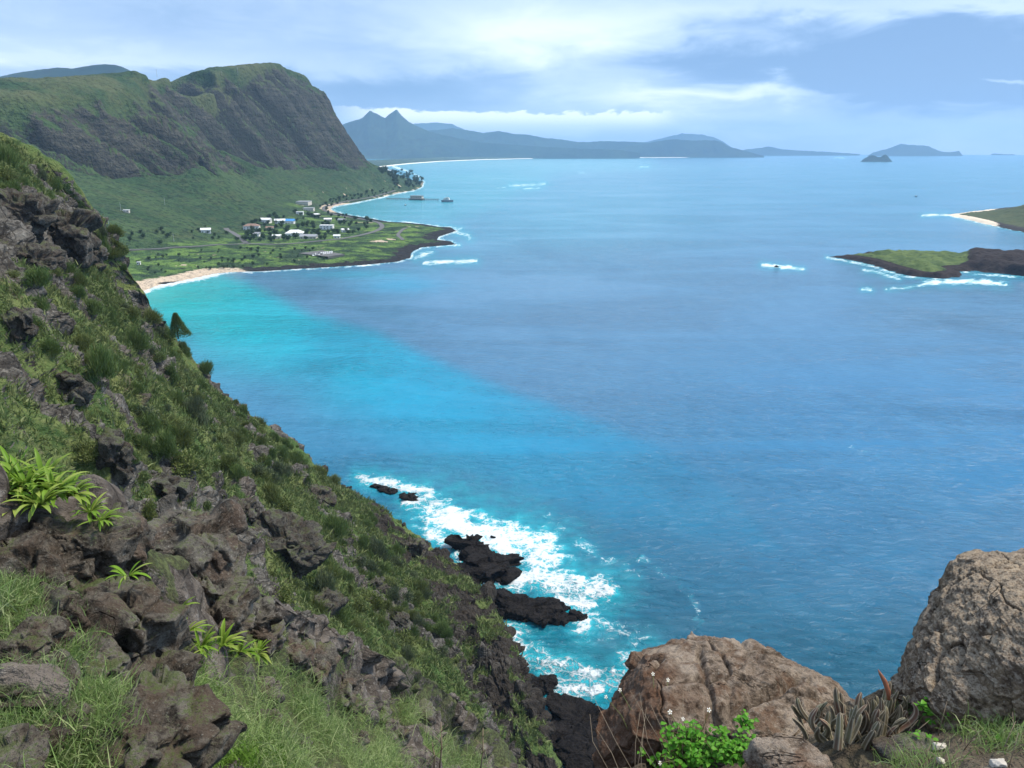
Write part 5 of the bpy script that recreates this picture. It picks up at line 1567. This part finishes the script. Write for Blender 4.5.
# bare stems in front of the tan boulder
r_ = np.random.default_rng(17); mb = MB()
for k in range(15):
    x0, y0 = r_.uniform(618, 720), 790
    x1, y1 = x0 + r_.uniform(-50, 30), r_.uniform(682, 735)
    a, c = P(x0, y0, 4.25), P(x1, y1, 4.45 + r_.uniform(-.05, .1)); md = (a + c) / 2 + r_.normal(size=3) * .03
    mb.tube([tuple(a), tuple(md), tuple(c)], [.0022, .0018, .0010], 5)
    if r_.uniform() < .5:
        e = md + (c - md) * .4; mb.tube([tuple(e), tuple(e + np.array([r_.uniform(-.08, .08), 0, r_.uniform(.02, .1)]))], [.0013, .0008], 4)
tag(mb.build('dry_bush', M_TWIG, None, True), 'bare brown twiggy bush leaning against the tan boulder', 'dry bush')
for k in range(26):
    x0, y0 = r_.uniform(895, 1024), r_.uniform(722, 775)
    loc, _ = ray(NRB, x0, y0)
    if loc is None: continue
    q = Vector((r_.uniform(-.12, .12), r_.uniform(-.05, .08), r_.uniform(.03, .16)))
    mb = MB().tube([loc, loc + q * .5 + Vector((0, 0, .02)), loc + q], [.0026, .0018, .0008], 4)
    tag(mb.build('twig', M_TWIG, None, True), 'thin dry twig lying on the earth below the pale boulder', 'twig', 'dry twigs by the pale boulder')
for (xa, ya, xb, yb, d, lab) in ((439, 775, 441, 722, 22, 'taller bare dead stalk in the grass of the near slope'), (434, 772, 432, 742, 22, 'short bare dead stalk beside the taller one'), (480, 775, 483, 728, 27, 'bare dead stalk at the far end of the grassy slope')):
    mb = MB()
    p0, p1 = P(xa, ya, d), P(xb, yb, d); mb.tube([tuple(p0), tuple((p0 + p1) / 2 + np.array([.05, 0, 0])), tuple(p1)], [.03, .025, .015], 5)
    for k in range(3):
        e = p0 + (p1 - p0) * (.45 + .18 * k); mb.tube([tuple(e), tuple(e + np.array([(-1) ** k * .22, 0, .25]))], [.014, .006], 4)
    tag(mb.build('dead_stalk', M_TWIG, None, True), lab, 'dead plant')

# the succulent clump
M_SUC, t, b = material('succulent_skin')
nz = t.noise(t.obj(), 14, 4)
c = t.mix(t.step(nz, .38, .62), (.110, .085, .060), (.155, .145, .085)); c = t.mix(t.step(t.noise(t.obj(), 5, 3), .46, .62), c, (.150, .085, .060))
c = t.mix(t.m('MULTIPLY', t.attr('edge'), .85), c, (.42, .37, .28))
t.put(b.inputs['Base Color'], c); b.inputs['Roughness'].default_value = .6
M_POD, t, b = material('red_pod'); t.put(b.inputs['Base Color'], t.mix(t.noise(t.obj(), 12), (.20, .070, .038), (.34, .15, .085)))


def suc_stem(base, tip, r0, seed):
    r_ = np.random.default_rng(seed)
    K, NV = 15, 16
    base, tip = np.asarray(base), np.asarray(tip)
    ax = tip - base; L = np.linalg.norm(ax); ax /= L
    a = np.cross(ax, (0, 1, 0)); a /= np.linalg.norm(a); c = np.cross(ax, a)
    ph = r_.uniform(0, 1.57); bendv = np.array([r_.normal() * .03, 0, 0])
    V, ed = [], []
    for k in range(K):
        u_ = k / (K - 1)
        rr = r0 * (1 - .35 * u_) * (1 if u_ < .8 else math.sqrt(max(1 - ((u_ - .8) / .2) ** 2, .01)))
        tooth = 1 + .20 * (k % 2)
        ctr = base + ax * L * u_ + bendv * math.sin(u_ * 3)
        for j in range(NV):
            an = 2 * math.pi * j / NV
            lobe = .56 + .44 * abs(math.cos(2 * an)) ** 2.5 * tooth
            V.append(ctr + (a * math.cos(an + ph) + c * math.sin(an + ph)) * rr * lobe)
            ed.append(1.0 if j % 4 == 0 else 0.0)
    Fq = [(k * NV + j, k * NV + (j + 1) % NV, (k + 1) * NV + (j + 1) % NV, (k + 1) * NV + j) for k in range(K - 1) for j in range(NV)]
    return np.array(V), np.array(Fq), np.array(ed)


sb0 = P(848, 748, 4.15)
suc = empty('succulent', sb0, 0, 'clump of upright ribbed brown green succulent stems between the boulders', 'succulent')
r_ = np.random.default_rng(23)
for k in range(58):
    fx = r_.uniform(800, 898); fd = r_.uniform(3.95, 4.42)
    yb = 752 - (fd - 3.95) * 75 + r_.uniform(-6, 6)
    env = np.interp(fx, [795, 830, 868, 900], [.15, .22, .27, .17])
    h_ = env * r_.uniform(.5, .92)
    b_ = P(fx, yb, fd)
    tip = b_ + np.array([r_.normal() * .03 + (fx - 845) / 50 * .035, r_.normal() * .03, h_])
    v, f, e = suc_stem(b_ - sb0, tip - sb0, r_.uniform(.016, .023), 800 + k)
    link('stem', raw_mesh('stem', v, f, True, {'edge': e}), M_SUC, suc)
pb = P(889, 700, 4.2) - sb0; pt = P(879, 671, 4.2) - sb0
mb = MB(); mb.tube([tuple(pb), tuple(pb * .7 + pt * .3 + np.array([.012, 0, 0])), tuple(pb * .35 + pt * .65 + np.array([.012, 0, .0])), tuple(pb * .1 + pt * .9 + np.array([.002, 0, 0])), tuple(pt + np.array([-.006, 0, .01]))], [.008, .013, .013, .008, .0015], 10)
mb.build('seed_pod', M_POD, suc, True)['label'] = 'red brown curved seed pod standing above the stems'

# ------------------------------------------------------------------ VILLAGE
def flat_mat(name, c1, c2, s=.4, rough=.7):
    m, t, b = material(name)
    t.put(b.inputs['Base Color'], t.mix(t.noise(t.obj(), s, 4), c1, c2)); b.inputs['Roughness'].default_value = rough
    return m


M_WHITE = flat_mat('white_wall', (.70, .69, .66), (.80, .79, .77))
M_CREAM = flat_mat('cream_wall', (.52, .47, .40), (.62, .57, .49))
M_PROOF = flat_mat('pale_roof', (.62, .62, .62), (.76, .76, .75))
M_GROOF = flat_mat('grey_roof', (.24, .25, .27), (.33, .34, .36))
M_BROOF = flat_mat('brown_roof', (.20, .13, .10), (.28, .19, .15))
M_BLUE = flat_mat('blue_roof', (.06, .22, .50), (.09, .28, .58))
M_GLASS = flat_mat('dark_glass', (.02, .025, .03), (.04, .045, .05), 1, .2)
M_DOOR = flat_mat('door_paint', (.14, .10, .08), (.20, .15, .11))


def house(px, py, wpx, dep, hgt, rz, wall, roof, label, style='gable', cat='house', name='house', floors=1):
    loc = land_at(px, py)
    W = wpx * pix(np.array(loc))[2] / F
    e = empty(name, loc, rz, label, cat)
    MB().box((0, 0, hgt / 2 - 1), (W, dep, hgt + 2)).build('wall', wall, e)
    if style == 'flat':
        MB().box((0, 0, hgt + .35), (W + .8, dep + .8, .66)).build('roof', roof, e)
    else:
        rh = dep * (.28 if style == 'gable' else .24); ov = .9
        a, c = W / 2 + ov, dep / 2 + ov
        ins = 0.0 if style == 'gable' else min(a * .55, c)
        mb = MB()
        z0 = hgt + .02
        mb.add([(-a, -c, z0), (a, -c, z0), (a, c, z0), (-a, c, z0), (-a + ins, 0, z0 + rh), (a - ins, 0, z0 + rh)], [(0, 1, 5, 4), (2, 3, 4, 5), (1, 2, 5), (3, 0, 4), (3, 2, 1, 0)])
        mb.build('roof', roof, e)
    nw = max(2, int(W / 5))
    for fl_ in range(floors):
        zc = 1.7 + fl_ * 3.0
        for k in range(nw):
            x = -W / 2 + W * (k + .5) / nw
            if fl_ == 0 and k == nw // 2:
                MB().box((x, -dep / 2 - .05, 1.1), (1.3, .14, 2.3)).build('door', M_DOOR, e)
            else:
                MB().box((x, -dep / 2 - .05, zc), (min(2.4, W / nw * .6), .14, 1.4)).build('window', M_GLASS, e)
    return e


HS = [(206, 232.5, 9, 10, 5, .35, M_WHITE, M_PROOF, 'white gabled house standing alone on the green slope left of the village', 'gable', 1),
      (126.5, 212, 5.5, 8, 2.6, .2, M_CREAM, M_PROOF, 'small pale hut high on the empty talus slope', 'flat', 1),
      (252, 230, 15, 16, 8, .1, M_WHITE, M_BROOF, 'large white two storey house with a brown roof', 'hip', 2),
      (266, 222.5, 10, 12, 6, -.2, M_WHITE, M_PROOF, 'white house on the uphill edge of the village', 'gable', 1),
      (280, 223.5, 10, 12, 6, .3, M_WHITE, M_PROOF, 'white house beside the blue roofed building', 'gable', 1),
      (290, 223.5, 9, 14, 5.5, .0, M_WHITE, M_BLUE, 'low building with a bright blue roof', 'gable', 1),
      (295, 235.5, 17, 22, 5, .1, M_WHITE, M_PROOF, 'wide white pavilion with a broad pale hipped roof', 'hip', 1),
      (309, 238.5, 16, 12, 4.2, -.05, M_CREAM, M_GROOF, 'long low grey roofed building beside the white pavilion', 'gable', 1),
      (327, 229, 13, 14, 7, .0, M_WHITE, M_PROOF, 'white two storey block near the bay road', 'flat', 2),
      (328, 221.5, 7, 9, 5, .2, M_CREAM, M_PROOF, 'pale house behind the white two storey block', 'gable', 1),
      (342, 222, 7, 9, 5, -.3, M_WHITE, M_GROOF, 'small white grey roofed house nearest the bay', 'gable', 1),
      (300, 214.5, 7, 11, 6, .1, M_WHITE, M_PROOF, 'white building below the grey roofed halls', 'flat', 1),
      (304, 204.5, 12, 40, 8, .0, M_CREAM, M_GROOF, 'big grey roofed hall at the foot of the cliff', 'flat', 1),
      (309, 210.5, 10, 26, 6, .1, M_CREAM, M_GROOF, 'lower grey roofed hall in front of the big one', 'flat', 1),
      (277, 238.5, 8, 9, 4.5, .2, M_CREAM, M_PROOF, 'cream house by the coast road in the middle of the village', 'gable', 1),
      (345, 232, 7, 8, 4.2, .5, M_WHITE, M_PROOF, 'little white house on the seaward edge of the village', 'gable', 1),
      (256, 236, 8, 9, 4.5, -.1, M_WHITE, M_GROOF, 'white grey roofed house below the brown roofed one', 'gable', 1),
      (316, 216.5, 8, 10, 5, .1, M_CREAM, M_PROOF, 'pale house under the trees behind the blue roof', 'hip', 1),
      (270, 230, 7, 9, 4.6, .2, M_CREAM, M_BROOF, 'cream brown roofed house among dark trees', 'gable', 1),
      (337, 238, 6, 7, 4, .1, M_WHITE, M_PROOF, 'small white house right of the long grey building', 'gable', 1),
      (139, 264.5, 3.2, 3, 3, .1, M_WHITE, M_PROOF, 'tiny white hut in scrub above the beach', 'flat', 1)]
for px, py, w_, dm, h_, rz, wl, rf, lab, stl, nf in HS:
    house(px, py, w_, dm, h_, rz, wl, rf, lab, stl, floors=nf)
# houses strung along the far shore road, each only a pixel or two
for k, (px, py) in enumerate(((381, 167.8), (386, 168.8), (377, 169.8), (390, 171), (383, 171.8))):
    c = sea(px, py, 9.0)
    MBX = MB().box((0, 0, 3), (26, 16, 10)); MBX.add([(-14, -9, 8.1), (14, -9, 8.1), (14, 9, 8.1), (-14, 9, 8.1), (-14, 0, 13), (14, 0, 13)], [(0, 1, 5, 4), (2, 3, 4, 5), (1, 2, 5), (3, 0, 4)])
    tag(MBX.build('house', M_WHITE), 'speck of a pale house at the near end of the long white beach', 'house', 'houses at the near end of the far beach').location = Vector((c[0], c[1], 5))

M_TREE = leaf_mat('tree_leaves', (.026, .052, .022), (.045, .080, .030), (.070, .105, .040), .05, .15)
TV = []
for k in range(4):
    r_ = np.random.default_rng(300 + k)
    root = empty('tree', (0, 0, 0), 0)
    ncl = 12; cc = r_.normal(size=(ncl, 3)); cc /= np.linalg.norm(cc, axis=1, keepdims=True); cc *= np.array([.42, .42, .30]) * r_.uniform(.6, 1.1, (ncl, 1)); cc[:, 2] += .64
    n = 520; p = cc[r_.integers(0, ncl, n)] + r_.normal(size=(n, 3)) * .11
    d = r_.normal(size=(n, 3)) + np.array([0, 0, .3])
    v, f, tt = blades(p, d, r_.uniform(.12, .24, n), r_.uniform(.05, .11, n), r_.uniform(.2, .8, n), r_.uniform(0, 1, n), 2)
    link('crown', raw_mesh('crown', v, f, False, {'tint': tt}), M_TREE, root)
    MB().tube([(0, 0, -.15), (.02, 0, .3), (0, .02, .7)], [.045, .032, .012], 6).build('trunk', mB, root, True)
    TV.append(root)
first = [True] * 4
def put_tree(px, py, h_, label, group):
    k = int(rng.integers(0, 4)); loc = land_at(px, py)
    if loc.z < .5: return
    o = TV[k] if first[k] else copy_tree(TV[k]); first[k] = False
    o.location = loc; o.rotation_euler = (0, 0, rng.uniform(0, 6.3)); o.scale = (h_ * rng.uniform(.8, 1.3),) * 2 + (h_,)
    tag(o, label, 'tree', group)
def in_poly(poly, n, sp=2.0):
    poly = np.array(poly, float); out = []
    k = 0
    while len(out) < n and k < 5000:
        k += 1
        a = rng.uniform(poly.min(0), poly.max(0))
        if sdist(np.array([a[0]]), np.array([a[1]]), poly)[0] > 0 and all((a[0] - q[0]) ** 2 + 3 * (a[1] - q[1]) ** 2 > sp * sp for q in out):
            out.append(a)
    return out
for a in in_poly([(236, 241), (240, 228), (262, 217), (300, 212), (335, 213), (372, 221), (368, 231), (335, 240), (285, 243)], 112, 3.0):
    put_tree(a[0], a[1], rng.uniform(5, 10), 'dark green tree among the village houses', 'trees in the village')
for a in in_poly([(404, 171), (414, 172), (422, 178), (423, 185), (413, 188), (396, 187), (388, 178), (378, 170)], 60, 2.2):
    put_tree(a[0], a[1], rng.uniform(10, 20), 'dark tree crowding the wooded point beyond the pier', 'trees on the wooded point')
for a in in_poly([(318, 208), (330, 200), (360, 194), (395, 187), (405, 189), (370, 198), (340, 203), (326, 212)], 40, 3):
    put_tree(a[0], a[1], rng.uniform(5, 10), 'dark green tree lining the road round the bay', 'trees round the bay road')
for a in in_poly([(130, 262), (170, 252), (235, 248), (310, 247), (330, 262), (240, 268), (150, 275)], 60, 4):
    put_tree(a[0], a[1], rng.uniform(2.5, 5), 'low dark bush on the grassy plain behind the lava shore', 'bushes on the grassy plain')
for a in in_poly([(60, 235), (110, 228), (200, 226), (240, 230), (230, 240), (150, 246), (80, 250)], 30, 5):
    put_tree(a[0], a[1], rng.uniform(3, 7), 'small tree on the green slope above the coast road', 'trees above the coast road')

# cars in the car park
CARM = {'white': flat_mat('white_car_paint', (.75, .75, .75), (.8, .8, .8), 1, .3), 'grey': flat_mat('grey_car_paint', (.25, .26, .28), (.3, .31, .33), 1, .3), 'dark': flat_mat('dark_car_paint', (.03, .03, .04), (.05, .05, .06), 1, .3)}
CM = {}
for k, mm in CARM.items():
    mb = MB(); mb.box((0, 0, .75), (4.5, 1.8, .8), taper=.94); mb.box((-.2, 0, 1.4), (2.5, 1.6, .6), taper=.78)
    for x in (-1.4, 1.4):
        for y in (-.75, .75):
            mb.tube([(x, y - .12, .34), (x, y + .12, .34)], .34, 10)
    me = bpy.data.meshes.new('car'); me.from_pydata(mb.v, [], mb.f); me.materials.append(mm); CM[k] = me
names = list(CM)
for k in range(20):
    px, py = 313.5 + (k % 10) * 2.0 + rng.uniform(-.3, .3), 255.4 - (k % 10) * .25 + (k // 10) * 1.5 - .6
    loc = land_at(px, py); cn = names[int(rng.choice(3, p=[.55, .25, .2]))]
    o = link('car', CM[cn], loc=loc + Vector((0, 0, .5))); o.rotation_euler = (0, 0, 1.4)
    tag(o, cn + ' car parked in the car park by the lava shore', 'car', 'cars in the shore car park')

# masts and poles
M_MET = flat_mat('grey_metal', (.30, .31, .32), (.42, .42, .43), 1, .5)
def mast(px, py, h_, label, name='mast', rad=.45, arms=2):
    loc = land_at(px, py) if name != 'mast' else None
    if loc is None:
        loc, _ = ray(LB, px, py + 1.5)
        loc = loc or Vector(P(px, py, 2100)); 
    mb = MB(); mb.tube([loc - Vector((0, 0, 4)), loc + Vector((0, 0, h_))], [rad, rad * .5], 6)
    for k in range(arms):
        zc = h_ * (.72 + .2 * k); mb.box((loc.x, loc.y, loc.z + zc), (h_ * .12, rad, rad))
    return tag(mb.build(name, M_MET), label, name.replace('_', ' '))
mast(157, 75.5, 16, 'thin mast on the left part of the ridge top'); mast(222, 75, 16, 'short mast on the ridge left of the twin taller one'); mast(238, 73.5, 24, 'taller thin mast on the ridge before the summit')
for k, (px, py, w_) in enumerate(((121, 211, 'beside the small pale hut on the talus'), (109, 226, 'alone on the talus below the pale hut'), (174, 242, 'by the coast road left of the lone white house'), (165, 205, 'highest on the talus slope'))):
    mast(px, py, 14, 'pale utility pole ' + w_, 'utility_pole', .35, 1)

# pier, its building, and the ship moored at the end
a = sea(386, 199.6); c = sea(439, 200.8)
L = np.linalg.norm((c - a)[:2]); rz = math.atan2(c[1] - a[1], c[0] - a[0])
M_WOOD = flat_mat('pier_timber', (.10, .085, .07), (.17, .15, .13), .6)
pr = empty('pier', (a[0], a[1], 0), rz, 'long thin dark pier running out into the turquoise bay', 'pier')
MB().box((L / 2, 0, 4.2), (L, 5, .8)).build('deck', M_WOOD, pr)
mb = MB()
for s_ in (-2.3, 2.3):
    mb.box((L / 2, s_, 5.6), (L, .2, .25))
mb.build('railing', M_MET, pr)
for k in range(24):
    x = L * (k + .5) / 24
    MB().tube([(x, -2, -3), (x, -2, 3.8)], .5, 6).tube([(x, 2, -3), (x, 2, 3.8)], .5, 6).build('piling', M_WOOD, pr)
e = sea(417, 199.8); d_ = pix(e)[2]; W = 12.5 * d_ / F
sh_ = empty('pier_shed', (e[0], e[1], 4.6), rz, 'cream flat roofed shed standing on the middle of the pier', 'building')
MB().box((0, 0, 3.6), (W, 14, 7.2)).build('wall', M_CREAM, sh_)
MB().box((0, 0, 7.6), (W + 2, 16, .78)).build('roof', M_BROOF, sh_)
MB().box((0, 0, -2.3), (W + 6, 22, 3.6)).build('platform', M_WOOD, sh_)
for k in range(6):
    MB().box((-W / 2 + W * (k + .5) / 6, -7.06, 3.8), (W / 12, .14, 2.4)).build('window', M_GLASS, sh_)
e = sea(447.5, 202); d_ = pix(e)[2]; W = 12.5 * d_ / F


def boat(pos, L, rz, label, hullm, name='ship', cat='ship'):
    root = empty(name, (pos[0], pos[1], 0), rz, label, cat)
    B_, H = L * .24, L * .16
    V, Fq = [], []
    for k, (x, wd) in enumerate(((-.5, .8), (-.3, 1), (.1, 1), (.32, .7), (.5, .03))):
        for z, s_ in ((-.25, .55), (.35, .9), (1.0 + .3 * max(x, 0), 1)):
            V += [(x * L, -wd * s_ * B_ / 2, z * H), (x * L, wd * s_ * B_ / 2, z * H)]
    mb = MB(); F_ = []
    for k in range(4):
        for j in range(2):
            for sd in (0, 1):
                a0 = k * 6 + j * 2 + sd; F_.append((a0, a0 + 6, a0 + 8, a0 + 2) if sd == 0 else (a0, a0 + 2, a0 + 8, a0 + 6))
        F_.append((k * 6 + 4, k * 6 + 10, k * 6 + 11, k * 6 + 5))
    F_ += [(0, 2, 3, 1), (2, 4, 5, 3)]
    mb.add(V, F_); mb.build('hull', hullm, root)
    MB().box((-.08 * L, 0, H * 1.0 + L * .07), (L * .5, B_ * .75, L * .13), taper=.95).build('cabin', M_WHITE, root)
    MB().box((.0, 0, H + L * .165), (L * .26, B_ * .6, L * .06)).build('bridge', M_CREAM, root)
    MB().tube([(0, 0, H + L * .19), (0, 0, H + L * .40)], [L * .008, L * .005], 6).build('mast', M_MET, root)
    MB().box((-.08 * L, -B_ * .38, H + L * .08), (L * .4, L * .012, L * .03)).build('window_band', M_GLASS, root)
    return root


M_HULL = flat_mat('grey_hull', (.20, .22, .25), (.28, .30, .33), .3, .4)
M_DHULL = flat_mat('dark_hull', (.03, .03, .035), (.05, .05, .06), .3, .4)
boat(e, W, rz, 'grey and white ship moored at the seaward end of the pier', M_HULL)
boat(sea(916, 196.5), 10, .3, 'tiny dark boat alone on the open water right of centre', M_DHULL, 'boat', 'boat')
boat(sea(405.5, 205.4), 8, .9, 'tiny dark buoy boat just in front of the pier', M_DHULL, 'boat', 'boat')
# ------------------------------------------------------------------ HAZE
hz = MB().box((0, 14500, 520), (60000, 34000, 1080))
m = bpy.data.materials.new('haze_air'); m.use_nodes = True
nt = m.node_tree
for nd in list(nt.nodes):
    nt.nodes.remove(nd)
out = nt.nodes.new('ShaderNodeOutputMaterial'); vol = nt.nodes.new('ShaderNodeVolumePrincipled')
vol.inputs['Density'].default_value = HAZE
vol.inputs['Color'].default_value = (.44, .69, 1.0, 1)
vol.inputs['Anisotropy'].default_value = 0.0
nt.links.new(vol.outputs[0], out.inputs['Volume'])
ho = hz.build('haze', m)
tag(ho, 'pale blue sea haze over the bay', kind='stuff')
